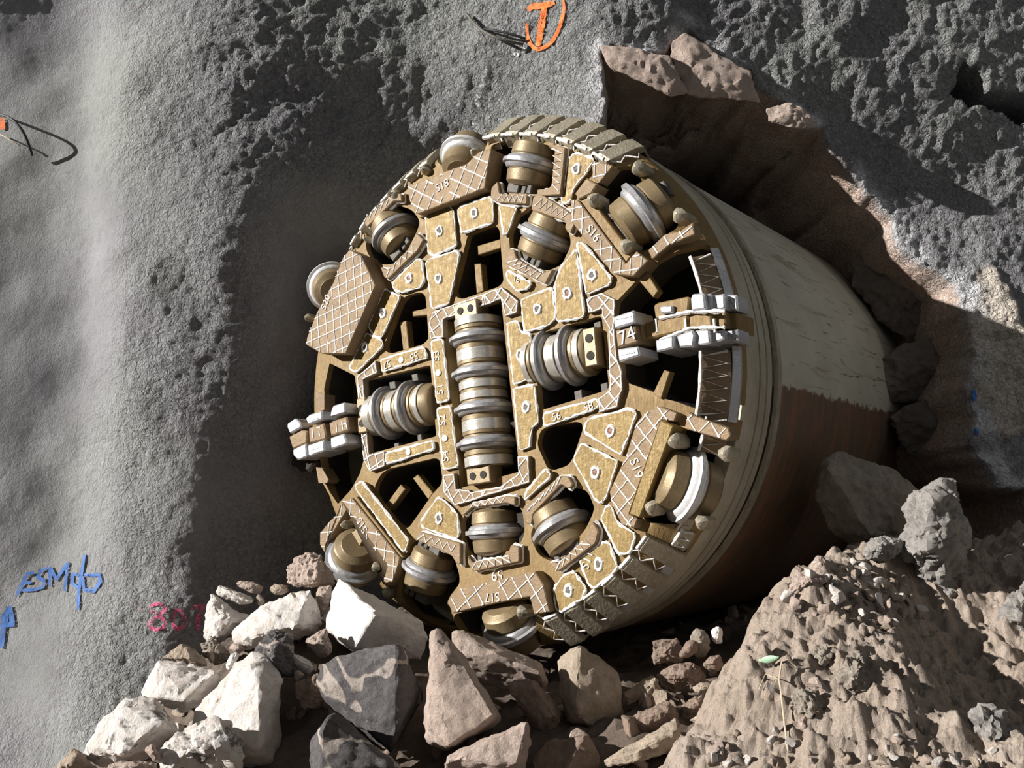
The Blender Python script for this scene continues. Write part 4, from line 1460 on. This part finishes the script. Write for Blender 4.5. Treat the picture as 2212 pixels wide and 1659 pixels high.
# ------------------------------------------------------------------ ROCKS
def hull_rock(name, pts, mat, seed=0, amp=.012, bev=.012, lv=3, parent=None, sc=1.0):
    bm = bmesh.new()
    vs = [bm.verts.new(p) for p in pts]
    r = bmesh.ops.convex_hull(bm, input=vs)
    bmesh.ops.delete(bm, geom=[v for v in bm.verts if not v.link_faces], context='VERTS')
    bmesh.ops.dissolve_limit(bm, angle_limit=math.radians(7), verts=bm.verts[:], edges=bm.edges[:])
    try:
        bmesh.ops.bevel(bm, geom=bm.edges[:], offset=bev, segments=1, affect='EDGES', clamp_overlap=True)
    except Exception:
        pass
    bmesh.ops.triangulate(bm, faces=bm.faces[:])
    for k in range(lv):
        L = {1: .24, 2: .12, 3: .06, 4: .035}[k + 1] * sc
        es = [e for e in bm.edges if e.calc_length() > L]
        if es:
            bmesh.ops.subdivide_edges(bm, edges=es, cuts=1)
            bmesh.ops.triangulate(bm, faces=[f for f in bm.faces if len(f.verts) > 3])
    bm.normal_update()
    off = Vector((seed * 3.7, seed * 1.3, seed * 2.1))
    for v in bm.verts:
        p = v.co + off
        n = mnoise.fractal(p * (4 / sc), 1.0, 2.0, 3) * amp * 1.3 + mnoise.noise(p * (18 / sc)) * amp * .8 + mnoise.noise(p * (40 / sc)) * amp * .5
        rdg = abs(mnoise.noise(p * (3 / sc) + Vector((9, 2, 4))))
        n -= max(0, .12 - rdg) * amp * 3
        v.co += v.normal * n
    me = bpy.data.meshes.new(name)
    bm.to_mesh(me)
    bm.free()
    finish(me, mat, 32)
    return me


def rock(name, label, z, outline, d, ridge=(), thick=.35, mat='r_pink', seed=0, amp=.014, cat='rock', group=None, seat=False, shrink=.72, bev=.008, lv=4):
    if seat:
        ox = [zp(z, q[0], q[1]) for q in outline]
        h = mbvh.ray_cast(CAM, ray(sum(q[0] for q in ox) / len(ox), sum(q[1] for q in ox) / len(ox)).normalized())
        if h[0]:
            d = proj(h[0])[2] + (.02 if isinstance(seat, bool) else seat)
    o2 = []
    for q in outline:
        x, y = zp(z, q[0], q[1])
        o2.append((x, y, q[2] if len(q) > 2 else 0))
    pts = [W(x, y, d + e) for x, y, e in o2]
    c = sum(pts, Vector()) / len(pts)
    for q in ridge:
        x, y = zp(z, q[0], q[1])
        pts.append(W(x, y, d + q[2]))
    back = (c - CAM).normalized()
    size = max((p - c).length for p in pts)
    for p in pts[:len(o2)]:
        pts.append(c + (p - c) * shrink + back * thick)
    cen = sum(pts, Vector()) / len(pts)
    me = hull_rock(name, [p - cen for p in pts], M[mat], seed, amp, bev, lv, sc=min(1.0, max(.35, size / .35)))
    o = link(name, me)
    o.location = cen
    tag(o, label, cat, group)
    return o


rock('boulder', 'white cleaved boulder with a bright left face leaning against the bottom of the cutterhead', 'R1',
     [(245, 130), (300, 165), (570, 290), (750, 390), (790, 490), (740, 630), (620, 590), (330, 570), (290, 545), (180, 440), (175, 380), (210, 260)], 6.0,
     [(470, 340, -.32), (340, 560, -.25), (330, 210, -.12)], .5, 'r_pure', 1, .012)
rock('boulder', 'dark grey boulder with a pale vein and light left edge in the front middle', 'R1',
     [(110, 760), (150, 640), (250, 590), (340, 560), (590, 525), (640, 560), (740, 760), (765, 850), (640, 1060), (565, 1190), (500, 1130), (230, 920), (160, 830)], 5.22,
     [(240, 600, -.02), (600, 540, -.16), (730, 790, -.10), (600, 1050, -.24), (560, 1150, -.2), (200, 800, -.10)], .45, 'r_grey', 2, .013)
rock('boulder', 'tall pinkish pointed boulder with an upright tip in the front middle', 'R1',
     [(800, 460), (850, 440), (890, 480), (940, 560), (1080, 700), (1150, 860), (1220, 980), (900, 1175), (790, 1130), (765, 950), (790, 660)], 4.98,
     [(830, 520, -.10), (1000, 640, -.12), (1180, 950, -.2), (900, 1150, -.22), (790, 1000, -.14)], .4, 'r_pink', 3, .014)
rock('boulder', 'long flat pinkish slab lying behind the tall pointed boulder', 'R1',
     [(930, 450), (990, 450), (1080, 510), (1210, 570), (1370, 610), (1470, 640), (1510, 760), (1480, 860), (1300, 830), (1120, 780), (960, 590)], 5.55,
     [(1200, 590, -.12), (1450, 700, -.1), (1000, 600, -.1)], .35, 'r_pink', 4, .014)
rock('boulder', 'brown oblong boulder tilted between the pointed boulder and the grey one on its right', 'R1',
     [(1265, 770), (1400, 735), (1440, 760), (1560, 900), (1590, 950), (1550, 1060), (1480, 1105), (1390, 980), (1320, 880)], 5.1, [(1420, 790, -.08), (1550, 950, -.1), (1440, 1000, -.1)], .3, 'r_red', 5, .012)
rock('boulder', 'upright grey and tan boulder, half lit, below the lower right gauge blocks', 'R1',
     [(1555, 640), (1580, 590), (1695, 530), (1760, 590), (1920, 690), (1940, 790), (1965, 990), (1940, 1110), (1800, 1060), (1620, 1000), (1570, 800)], 5.2,
     [(1690, 560, -.08), (1930, 760, -.05), (1680, 980, -.2), (1640, 700, -.1)], .4, 'r_tan', 6, .014)
rock('boulder', 'grey boulder with a pale left rim at the bottom edge left of centre', 'R1',
     [(75, 1270), (100, 1100), (190, 950), (230, 930), (300, 985), (450, 1120), (620, 1250), (640, 1400), (80, 1450)], 4.75, [(190, 960, -.06), (150, 1050, -.12), (140, 1300, -.16), (560, 1250, -.12)], .4, 'r_grey', 7, .012)
rock('boulder', 'pinkish wedge shaped boulder at the bottom edge under the pointed boulder', 'R1',
     [(870, 1250), (900, 1190), (1050, 1130), (1390, 985), (1410, 1020), (1380, 1200), (1340, 1400), (880, 1420)], 4.7, [(1380, 1000, -.06), (1320, 1250, -.16), (900, 1230, -.12)], .4, 'r_pink', 8, .014)
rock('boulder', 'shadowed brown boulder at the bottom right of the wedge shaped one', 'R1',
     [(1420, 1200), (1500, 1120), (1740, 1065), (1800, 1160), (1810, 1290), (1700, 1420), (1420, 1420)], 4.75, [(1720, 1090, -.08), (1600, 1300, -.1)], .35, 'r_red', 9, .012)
rock('rock', 'long tan block with a lit top edge lying before the dirt heap', 'R6',
     [(680, 1290), (900, 1160), (1380, 885), (1410, 920), (1445, 1120), (1420, 1180), (900, 1340), (700, 1360)], 4.6, [(1000, 1200, -.10), (1400, 1000, -.06), (1000, 1330, -.1)], .3, 'r_tan', 10, .012)
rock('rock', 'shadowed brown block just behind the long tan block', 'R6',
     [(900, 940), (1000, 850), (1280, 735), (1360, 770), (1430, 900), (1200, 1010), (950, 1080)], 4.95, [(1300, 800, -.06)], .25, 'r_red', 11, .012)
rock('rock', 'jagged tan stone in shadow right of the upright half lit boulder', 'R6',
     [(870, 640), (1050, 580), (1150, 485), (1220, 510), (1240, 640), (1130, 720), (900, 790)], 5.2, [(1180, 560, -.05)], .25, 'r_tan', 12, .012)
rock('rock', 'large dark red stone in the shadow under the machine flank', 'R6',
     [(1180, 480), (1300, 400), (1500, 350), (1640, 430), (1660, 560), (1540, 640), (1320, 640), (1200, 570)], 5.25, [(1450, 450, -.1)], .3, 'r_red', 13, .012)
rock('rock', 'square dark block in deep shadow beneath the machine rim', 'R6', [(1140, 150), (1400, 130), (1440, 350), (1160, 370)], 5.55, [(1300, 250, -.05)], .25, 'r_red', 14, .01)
rock('rock', 'greenish pale chip standing below the shield, left of a white chip', 'R6', [(1500, 130), (1560, 20), (1640, 40), (1700, 110), (1700, 250), (1630, 310), (1560, 300), (1580, 170)], 5.3, [(1620, 130, -.05)], .12, 'r_mid', 15, .006, 'stone')
rock('rock', 'reddish stone propped against the greenish pale chip', 'R6', [(1400, 260), (1480, 150), (1590, 155), (1580, 250), (1500, 310), (1410, 330)], 5.22, [(1510, 220, -.04)], .14, 'r_red', 16, .006, 'stone')
rock('rock', 'narrow white chip standing at the foot of the dirt heap', 'R6', [(1700, 50), (1770, 0), (1815, 30), (1815, 180), (1740, 180), (1705, 120)], 5.3, [(1770, 90, -.04)], .12, 'r_pure', 17, .006, 'stone')
rock('rock', 'dark rounded stone under the narrow white chip', 'R6', [(1610, 370), (1680, 300), (1800, 290), (1830, 380), (1780, 440), (1660, 430)], 5.2, [(1730, 360, -.06)], .16, 'r_red', 18, .008, 'stone')
rock('rock', 'orange brown stone with a lit corner in the shaded gap', 'R6', [(1400, 780), (1540, 690), (1640, 670), (1655, 740), (1620, 830), (1450, 870)], 5.0, [(1560, 760, -.05)], .16, 'r_red', 19, .008, 'stone')
rock('rock', 'small brown stone above the orange brown one in the gap', 'R6', [(1520, 610), (1620, 550), (1740, 570), (1700, 640), (1590, 670)], 5.08, [(1630, 610, -.04)], .12, 'r_tan', 20, .006, 'stone')
rock('rock', 'pale pink pointed stone at the left foot of the heap', 'R6', [(1660, 860), (1780, 755), (1815, 940), (1700, 930)], 4.9, [(1770, 850, -.05)], .12, 'r_pink', 21, .006, 'stone')
rock('rock', 'small tan stone left of the pale pink pointed stone', 'R6', [(1490, 910), (1640, 840), (1660, 900), (1580, 955), (1540, 930)], 4.92, [(1590, 890, -.04)], .1, 'r_tan', 22, .006, 'stone')
# left pile
rock('boulder', 'big bright white boulder with a dark mossy blotch left of the grey veined one', 'R7',
     [(1390, 230), (1480, 110), (1650, 30), (1760, 60), (1900, 240), (1820, 330), (1870, 700), (1840, 960), (1500, 1000), (1250, 960), (1150, 700), (1200, 500)], 5.45,
     [(1640, 150, -.1), (1700, 350, -.22), (1700, 800, -.3), (1250, 650, -.12)], .5, 'r_white', 31, .016)
rock('boulder', 'white boulder with a flat bright face in the left pile, brown slab on its top', 'R7',
     [(830, 290), (890, 90), (1140, 140), (1300, 160), (1390, 230), (1380, 400), (1200, 440), (1100, 500), (800, 420), (760, 360)], 5.85, [(900, 130, -.1), (1330, 220, -.12), (1100, 420, -.22), (850, 380, -.15)], .45, 'r_white', 32, .014)
rock('boulder', 'sloping white boulder with grey patches at the far left of the pile', 'R7',
     [(280, 880), (330, 720), (420, 620), (620, 410), (700, 430), (860, 400), (900, 520), (1000, 560), (1100, 700), (1000, 800), (800, 900), (500, 960)], 5.35,
     [(620, 480, -.1), (900, 600, -.2), (600, 850, -.25), (380, 800, -.12)], .5, 'r_spot', 33, .018)
rock('boulder', 'lumpy blotched grey and white boulder at the bottom of the left pile', 'R7',
     [(860, 880), (1000, 700), (1150, 660), (1330, 580), (1480, 600), (1560, 850), (1560, 1000), (950, 1020)], 5.0, [(1150, 800, -.1), (1400, 760, -.12)], .45, 'r_spot', 34, .025)
rock('rock', 'peach coloured stone in a hollow at the bottom of the left pile', 'R7', [(780, 800), (850, 755), (890, 860), (920, 910), (850, 910)], 4.95, [(850, 830, -.04)], .12, 'r_pink', 35, .006, 'stone')
rock('rock', 'tan stone at the bottom edge, far left below the sloping white boulder', 'R7', [(80, 950), (210, 810), (280, 830), (300, 930), (440, 1000), (90, 1020)], 5.25, [(230, 880, -.06)], .2, 'r_tan', 36, .01, 'stone')
rock('rock', 'flat tan stone cut off by the bottom edge below the sloping boulder', 'R7', [(480, 930), (600, 905), (900, 910), (900, 1020), (470, 1020)], 5.05, [(700, 930, -.06)], .2, 'r_pink', 37, .01, 'stone')
rock('rock', 'brown flat slab resting on top of the bright white boulder', 'R7', [(900, 80), (1010, 10), (1080, -40), (1140, 20), (1280, 70), (1290, 150), (1150, 140), (1000, 100)], 6.0, [(1150, 90, -.08)], .25, 'r_tan', 38, .01)
rock('boulder', 'large pale pink boulder below the left rim cutter', 'R5',
     [(450, 1050), (480, 980), (620, 850), (800, 700), (980, 620), (1150, 560), (1400, 500), (1480, 700), (1510, 870), (1560, 930), (1480, 1050), (1260, 1030), (1060, 990), (870, 1010), (780, 1150), (640, 1230), (500, 1150)], 6.15,
     [(900, 800, -.14), (1280, 760, -.16), (1250, 950, -.22), (700, 1080, -.18)], .5, 'r_white', 39, .018)
rock('boulder', 'white notched boulder at the left end of the pile by the pink numerals', 'R5',
     [(105, 880), (140, 700), (200, 560), (330, 650), (430, 800), (600, 830), (640, 900), (470, 1000), (420, 1070), (330, 1130), (270, 1145), (200, 1080), (110, 1100)], 6.35, [(220, 700, -.08), (330, 900, -.16), (450, 900, -.14), (280, 1080, -.18)], .4, 'r_white', 40, .016)
rock('rock', 'long flat pale slab lying on the notched white boulder', 'R5', [(245, 560), (290, 460), (400, 510), (560, 590), (720, 620), (700, 690), (560, 690), (340, 620)], 6.4, [(420, 570, -.06), (640, 650, -.08)], .25, 'r_white', 41, .008)
rock('rock', 'fin shaped pale stone standing on the pile against the wall', 'R5', [(490, 440), (530, 410), (640, 415), (760, 440), (830, 470), (820, 540), (760, 570), (700, 560), (560, 490)], 6.55, [(680, 480, -.05)], .15, 'r_pink', 42, .008, 'stone')
rock('rock', 'small dark brown stone right of the fin shaped stone', 'R5', [(895, 510), (960, 450), (1100, 460), (1130, 540), (1040, 580), (960, 590)], 6.5, [(1000, 520, -.05)], .16, 'r_tan', 43, .008, 'stone')
rock('rock', 'tiny pale stone wedged between the slab and the small brown stone', 'R5', [(740, 590), (780, 570), (850, 660), (810, 720), (755, 710)], 6.4, [(800, 650, -.03)], .1, 'r_mid', 44, .005, 'stone')
rock('boulder', 'rounded pink boulder topping the pile under the left scraper arm', 'R5', [(1090, 340), (1130, 230), (1250, 110), (1360, 70), (1500, 90), (1640, 290), (1650, 460), (1580, 480), (1470, 490), (1400, 470), (1270, 380), (1110, 450)], 6.5,
     [(1250, 200, -.08), (1480, 250, -.14), (1450, 430, -.16)], .4, 'r_pink', 45, .02)
rock('rock', 'grey shadowed block between the pink top boulder and the white cleaved one', 'R5', [(1480, 480), (1640, 470), (1620, 640), (1570, 820), (1500, 860), (1460, 600)], 6.25, [(1540, 600, -.04)], .25, 'r_pink', 46, .01)
rock('rock', 'dark mossy stone beside the big bright white boulder', 'R5', [(740, 1350), (720, 1270), (790, 1200), (860, 1050), (1000, 1000), (1180, 1060), (1190, 1150), (1080, 1230), (1100, 1380), (1190, 1480), (1170, 1560), (1000, 1560), (850, 1500)], 5.55,
     [(950, 1200, -.12), (950, 1400, -.14)], .3, 'r_grey', 47, .016)
rock('rock', 'white ribbed stone in the gap left of the grey veined boulder', 'R5', [(1090, 1240), (1250, 1300), (1400, 1400), (1430, 1470), (1380, 1540), (1250, 1480), (1120, 1370)], 5.6, [(1280, 1400, -.06)], .2, 'r_white', 48, .008, 'stone')
rock('rock', 'orange tinted stone below the white ribbed one', 'R5', [(1170, 1500), (1230, 1470), (1330, 1530), (1260, 1600), (1210, 1620)], 5.5, [(1250, 1540, -.04)], .14, 'r_pink', 49, .006, 'stone')
rock('rock', 'pink forked stone left of the white cleaved boulder', 'R5', [(1340, 1120), (1440, 1060), (1560, 980), (1640, 1180), (1640, 1240), (1560, 1340), (1470, 1330), (1460, 1200)], 5.75, [(1520, 1180, -.07)], .2, 'r_pink', 50, .012, 'stone')
rock('rock', 'shaded brown block under the white ribbed stone', 'R5', [(1210, 1620), (1480, 1520), (1560, 1650), (1520, 1900), (1300, 1960), (1200, 1800)], 5.45, [(1400, 1700, -.05)], .3, 'r_red', 51, .012)
rock('rock', 'grey rough stone between the notched boulder and the brown slab', 'R5', [(60, 1180), (180, 1090), (300, 1150), (420, 1250), (440, 1340), (330, 1410), (240, 1420), (130, 1300)], 6.15, [(250, 1270, -.08)], .25, 'r_mid', 52, .014, 'stone')
rock('rock', 'cream pebble in front of the grey rough stone', 'R5', [(135, 1290), (180, 1230), (240, 1280), (240, 1370), (200, 1400)], 6.05, [(190, 1320, -.03)], .08, 'r_tan', 53, .004, 'stone')
rock('rock', 'pair of pink chips fused in a hollow below the large pale pink boulder', 'R5', [(410, 1220), (450, 1150), (530, 1150), (620, 1240), (540, 1290), (430, 1250)], 6.05, [(510, 1210, -.04)], .12, 'r_pink', 54, .006, 'stone')
rock('rock', 'white rounded knob stone left of the dark mossy stone', 'R5', [(370, 1440), (420, 1300), (500, 1250), (540, 1310), (480, 1390), (420, 1490)], 5.85, [(450, 1370, -.05)], .15, 'r_pure', 55, .006, 'stone')
# right side
rock('boulder', 'big squarish grey boulder leaning on the shield above the dirt heap', 'P',
     [(1770, 1000), (1810, 970), (1930, 1010), (1990, 1060), (2000, 1130), (1960, 1180), (1850, 1190), (1790, 1140), (1765, 1080)], 6.3, [(1790, 1010, -.1), (1960, 1070, -.15), (1880, 1160, -.25)], .6, 'r_mid', 61, .02)
rock('boulder', 'knobbly pale grey boulder standing on top of the dirt heap', 'P',
     [(1950, 1140), (1960, 1090), (2000, 1055), (2040, 1035), (2068, 1060), (2060, 1100), (2095, 1130), (2085, 1180), (2060, 1230), (2040, 1270), (2000, 1255), (1955, 1210), (1945, 1180)], 5.5, [(2010, 1090, -.15), (2040, 1170, -.2), (1985, 1180, -.15)], .4, 'r_crete', 62, .04)
rock('rock', 'pale grey stone lodged under the knobbly boulder', 'R2', [(1270, 230), (1300, 175), (1380, 160), (1500, 180), (1500, 240), (1430, 290), (1330, 310), (1275, 290)], 5.45, [(1380, 220, -.1)], .22, 'r_crete', 63, .012, 'stone')
rock('rock', 'pinkish stone on the upper left shoulder of the dirt heap', 'R2', [(960, 330), (1010, 270), (1060, 320), (1040, 390), (980, 400)], 5.4, [(1010, 340, -.05)], .16, 'r_pink', 64, .01, 'stone', seat=True)
rock('rock', 'tan stone right of the pinkish one on the heap shoulder', 'R2', [(1060, 330), (1150, 320), (1180, 350), (1120, 400), (1060, 400)], 5.4, [(1110, 360, -.05)], .14, 'r_tan', 65, .01, 'stone', seat=True)
rock('rock', 'rounded pale stone at the left crest of the heap beside the shield', 'R2', [(830, 470), (870, 390), (960, 350), (1060, 410), (1000, 450), (880, 500), (840, 510)], 5.35, [(940, 420, -.08)], .2, 'r_pink', 66, .014, 'stone', seat=True)
rock('rock', 'grey clod on the heap below the lodged pale stone', 'R2', [(1170, 400), (1200, 350), (1270, 360), (1280, 400), (1220, 440)], 5.3, [(1220, 390, -.05)], .12, 'r_crete', 67, .01, 'stone', seat=True)
rock('rock', 'small grey clod at the right end of the heap crest', 'R2', [(1720, 490), (1760, 460), (1830, 480), (1830, 540), (1760, 550)], 5.3, [(1780, 500, -.06)], .14, 'r_crete', 68, .012, 'stone', seat=True)
rock('boulder', 'tall grey lump at the right edge beside the dirt heap', 'P', [(2160, 1380), (2150, 1330), (2180, 1285), (2230, 1250), (2260, 1300), (2250, 1420), (2190, 1400)], 5.0, [(2200, 1330, -.1)], .3, 'r_crete', 69, .03, seat=True)
rock('boulder', 'grey lump with a pale top near the lower right corner', 'P', [(2085, 1600), (2100, 1540), (2140, 1520), (2200, 1560), (2240, 1600), (2240, 1680), (2120, 1650)], 4.35, [(2150, 1580, -.08)], .3, 'r_crete', 70, .03, seat=True)
rock('rock', 'larger grey rock set in the face of the dirt heap', 'R2', [(1100, 980), (1160, 860), (1260, 850), (1330, 1000), (1330, 1120), (1200, 1160), (1120, 1120)], 4.5, [(1220, 1000, -.08)], .3, 'r_mid', 71, .02, seat=True)
rock('rock', 'grey rock at the upper left of the larger grey one in the heap', 'R2', [(930, 960), (960, 830), (1050, 790), (1140, 830), (1060, 980), (980, 1000)], 4.6, [(1030, 890, -.07)], .25, 'r_mid', 72, .016, seat=True)
rock('rock', 'grey rock low in the heap right of the twig', 'R2', [(820, 1150), (880, 1070), (1000, 1060), (1060, 1180), (1000, 1290), (900, 1300), (850, 1230)], 4.3, [(940, 1160, -.07)], .25, 'r_mid', 73, .02, seat=True)
rock('rock', 'pink wedge shaped chip between the grey rocks of the heap', 'R2', [(940, 1010), (990, 980), (1100, 1080), (1120, 1150), (1060, 1110)], 4.38, [(1030, 1060, -.06)], .12, 'r_pink', 74, .008, 'stone', seat=True)
rock('rock', 'pale chip at the foot of the grey rock right of the twig', 'R2', [(870, 1240), (930, 1220), (950, 1290), (910, 1350)], 4.2, [(915, 1280, -.04)], .1, 'r_pink', 75, .006, 'stone', seat=True)
rock('rock', 'white chip near the bottom edge in the heap shadow', 'R2', [(1500, 1480), (1540, 1470), (1560, 1500), (1520, 1523)], 4.05, [(1530, 1495, -.03)], .06, 'r_pure', 76, .004, 'stone', seat=True)
rock('rock', 'rounded pale pebble right of the white chip at the bottom edge', 'R2', [(1625, 1490), (1650, 1450), (1680, 1480), (1670, 1500)], 4.1, [(1655, 1475, -.03)], .06, 'r_pure', 77, .004, 'stone', seat=True)
# broken rock round the hole
rock('rock_slab', 'large pinkish rock slab above the dark gap over the cutterhead', 'R3', [(395, 200), (470, 205), (560, 210), (620, 225), (690, 240), (720, 310), (770, 400), (690, 405), (560, 360), (460, 310), (420, 280)], 7.5, [(520, 270, -.06), (680, 350, -.05)], .5, 'r_pink', 81, .014, 'rock')
rock('rock_slab', 'stepped pinkish rock slab right of the crack over the gap', 'R3', [(695, 170), (760, 140), (830, 200), (930, 270), (1030, 310), (1050, 380), (1075, 440), (900, 425), (770, 415), (720, 310), (690, 240)], 7.58, [(780, 250, -.06), (950, 370, -.06)], .5, 'r_pink', 82, .014, 'rock')
rock('rock_slab', 'narrow pinkish ledge lower right of the stepped slab', 'R3', [(1100, 465), (1200, 440), (1260, 460), (1290, 510), (1335, 555), (1200, 550), (1110, 525)], 7.54, [(1200, 490, -.05)], .4, 'r_pink', 83, .012, 'rock')
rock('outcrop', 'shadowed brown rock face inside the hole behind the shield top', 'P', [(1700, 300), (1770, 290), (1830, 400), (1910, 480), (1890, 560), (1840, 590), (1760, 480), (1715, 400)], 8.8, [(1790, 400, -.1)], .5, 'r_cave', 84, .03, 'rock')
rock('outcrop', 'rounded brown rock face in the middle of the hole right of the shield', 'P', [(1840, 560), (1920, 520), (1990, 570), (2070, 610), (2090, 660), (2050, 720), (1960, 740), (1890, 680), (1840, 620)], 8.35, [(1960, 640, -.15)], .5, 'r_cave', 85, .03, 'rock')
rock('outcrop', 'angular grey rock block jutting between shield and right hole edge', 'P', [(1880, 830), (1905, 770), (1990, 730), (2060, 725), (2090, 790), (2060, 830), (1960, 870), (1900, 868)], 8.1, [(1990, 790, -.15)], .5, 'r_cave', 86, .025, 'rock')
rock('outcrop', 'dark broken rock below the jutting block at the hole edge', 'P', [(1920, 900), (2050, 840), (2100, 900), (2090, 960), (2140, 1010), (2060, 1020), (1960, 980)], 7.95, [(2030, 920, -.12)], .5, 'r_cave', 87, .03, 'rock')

# scattered small stones: individuals sharing group labels
proto = []
for i in range(6):
    r = random.Random(100 + i)
    pts = [Vector((r.uniform(-1, 1), r.uniform(-1, 1), r.uniform(-.7, .7))).normalized() * r.uniform(.7, 1) for _ in range(11)]
    proto.append([hull_rock('small_stone', [p * .06 for p in pts], M[m], i, .003, .004, 2, sc=.3) for m in ('r_pink', 'r_tan', 'r_mid', 'r_red', 'r_white', 'r_crete')])


def scatter(n, z, poly, sizes, mats, label, group, bvh, seed, name='small_stone'):
    r = random.Random(seed)
    pp = [zp(z, *q) for q in poly]
    x0, x1 = min(p[0] for p in pp), max(p[0] for p in pp)
    y0, y1 = min(p[1] for p in pp), max(p[1] for p in pp)
    k = 0
    tries = 0
    while k < n and tries < n * 30:
        tries += 1
        x, y = r.uniform(x0, x1), r.uniform(y0, y1)
        ins = False
        for i in range(len(pp)):
            a, b = pp[i], pp[(i + 1) % len(pp)]
            if (a[1] > y) != (b[1] > y) and x < (b[0] - a[0]) * (y - a[1]) / (b[1] - a[1]) + a[0]:
                ins = not ins
        if not ins:
            continue
        h = bvh.ray_cast(CAM, ray(x, y).normalized())
        if not h[0]:
            continue
        s = r.uniform(*sizes)
        o = bpy.data.objects.new(name, proto[r.randrange(6)][r.choice(mats)])
        COL.objects.link(o)
        o.location = h[0] + Vector((0, 0, .02 * s))
        o.rotation_euler = (r.uniform(0, 6), r.uniform(0, 6), r.uniform(0, 6))
        o.scale = (s * r.uniform(.8, 1.3), s, s * r.uniform(.6, 1))
        tag(o, label, 'stone', group)
        k += 1


scatter(60, 'P', [(1720, 1230), (1830, 1200), (1960, 1260), (2000, 1330), (1900, 1380), (1780, 1340), (1690, 1310)], (.3, .9), (0, 1, 4), 'small pale stone lying on the upper slope of the dirt heap', 'stones on the upper slope of the heap', mbvh, 1)
scatter(45, 'P', [(1480, 1659), (1620, 1560), (1800, 1600), (2000, 1560), (2200, 1640), (2200, 1659)], (.2, .6), (0, 1, 4), 'small clod lying on the lower slope of the dirt heap', 'clods on the lower slope of the heap', mbvh, 2)
scatter(30, 'P', [(1380, 1400), (1560, 1290), (1640, 1300), (1560, 1420), (1500, 1560), (1380, 1560)], (.5, 1.3), (1, 3, 0, 3), 'small brown stone in the shaded hollow beside the dirt heap', 'stones in the shaded hollow', fbvh, 3)
scatter(34, 'P', [(600, 1659), (640, 1440), (1000, 1440), (1350, 1500), (1400, 1659)], (.6, 1.5), (0, 1, 3), 'small stone in the dark gaps between the front boulders', 'stones between the front boulders', fbvh, 4)
scatter(34, 'P', [(120, 1659), (420, 1400), (560, 1300), (680, 1280), (680, 1500), (600, 1659)], (.6, 1.5), (0, 4, 4, 1), 'small pale stone filling the gaps of the left rock pile', 'stones in the left pile', fbvh, 5)

# twig with leaf
def soil(px, py, up=.02):
    h = mbvh.ray_cast(CAM, ray(px, py).normalized())
    return h[0] + Vector((0, -.01, up))


tw = MB()
tp = [soil(*zp('R2', *q), u) for q, u in (((820, 1450), .02), ((800, 1300), .03), ((780, 1120), .04), ((770, 1080), .06), ((785, 960), .05))]
tw.tube(tp, .0042, False, 6, .2)
tw.tube([tp[-1], soil(*zp('R2', 820, 950), .05), soil(*zp('R2', 870, 965), .03)], .004, False, 5, .2)
tw.tube([tp[3], soil(*zp('R2', 690, 1020), .04), soil(*zp('R2', 650, 1085), .02)], .003, False, 5, .2)
two = tw.build('twig', M['twig'])
tag(two, 'dry pale twig with one green leaf lying on the dirt heap', 'twig')
a, b = soil(*zp('R2', 770, 965), .07), soil(*zp('R2', 650, 955), .05)
dv = b - a
sd = Vector((0, -.3, 1)).cross(dv).normalized()
up = dv.cross(sd).normalized()
lv, lf = [], []
for i in range(9):
    f = i / 8
    wv = .017 * math.sin(PI * (f * .9 + .05))
    for k in (-1, 0, 1):
        lv.append(a + dv * f + Vector((0, 0, 1)) * wv * k + up * (.006 * (1 - k * k)))
for i in range(8):
    for k in range(2):
        lf.append((i * 3 + k, i * 3 + k + 1, (i + 1) * 3 + k + 1, (i + 1) * 3 + k))
lo = MB().add(lv, lf).build('leaf', M['leaf'], two)
sm = lo.modifiers.new('s', 'SOLIDIFY')
sm.thickness = .002

# ------------------------------------------------------------------ LIGHT
sun = bpy.data.lights.new('sun', 'SUN')
sun.energy = 8.2
sun.angle = math.radians(.6)
sun.color = (1, .962, .915)
so = bpy.data.objects.new('sun', sun)
COL.objects.link(so)
az, el = math.radians(74), math.radians(19)
Ldir = Vector((-math.sin(az) * math.cos(el), -math.cos(az) * math.cos(el), math.sin(el)))
so.rotation_euler = Ldir.to_track_quat('Z', 'Y').to_euler()
fill_light = bpy.data.lights.new('flank_fill', 'AREA')  # fill added to brighten the shield flank, no lamp seen there
fill_light.energy = 18
fill_light.size = .5
fill_light.color = (1, .97, .92)
lo_ = bpy.data.objects.new('flank_fill', fill_light)
COL.objects.link(lo_)
lo_.location = (6.5, 4.2, 5.0)
lo_.rotation_euler = (Vector((6.5, 4.2, 5.0)) - Vector((1.8, 6.5, 2.2))).to_track_quat('Z', 'Y').to_euler()
wd = bpy.data.worlds.new('world')
S.world = wd
wd.use_nodes = True
nt = wd.node_tree
bg = nt.nodes['Background']
# sky fill by direction: brightest behind, above and right of the camera, dark rock side
tc = nt.nodes.new('ShaderNodeTexCoord')
dp = N(nt, 'ShaderNodeVectorMath', operation='DOT_PRODUCT')
nt.links.new(tc.outputs['Generated'], dp.inputs[0])
dp.inputs[1].default_value = Vector((.3, -.82, .45)).normalized()
mr = N(nt, 'ShaderNodeMapRange')
mr.interpolation_type = 'SMOOTHSTEP'
mr.inputs['From Min'].default_value = -.1
mr.inputs['From Max'].default_value = .9
mr.inputs['To Min'].default_value = .006
mr.inputs['To Max'].default_value = .17
nt.links.new(dp.outputs['Value'], mr.inputs['Value'])
bg.inputs[0].default_value = (.94, .97, 1.0, 1)
nt.links.new(mr.outputs[0], bg.inputs[1])
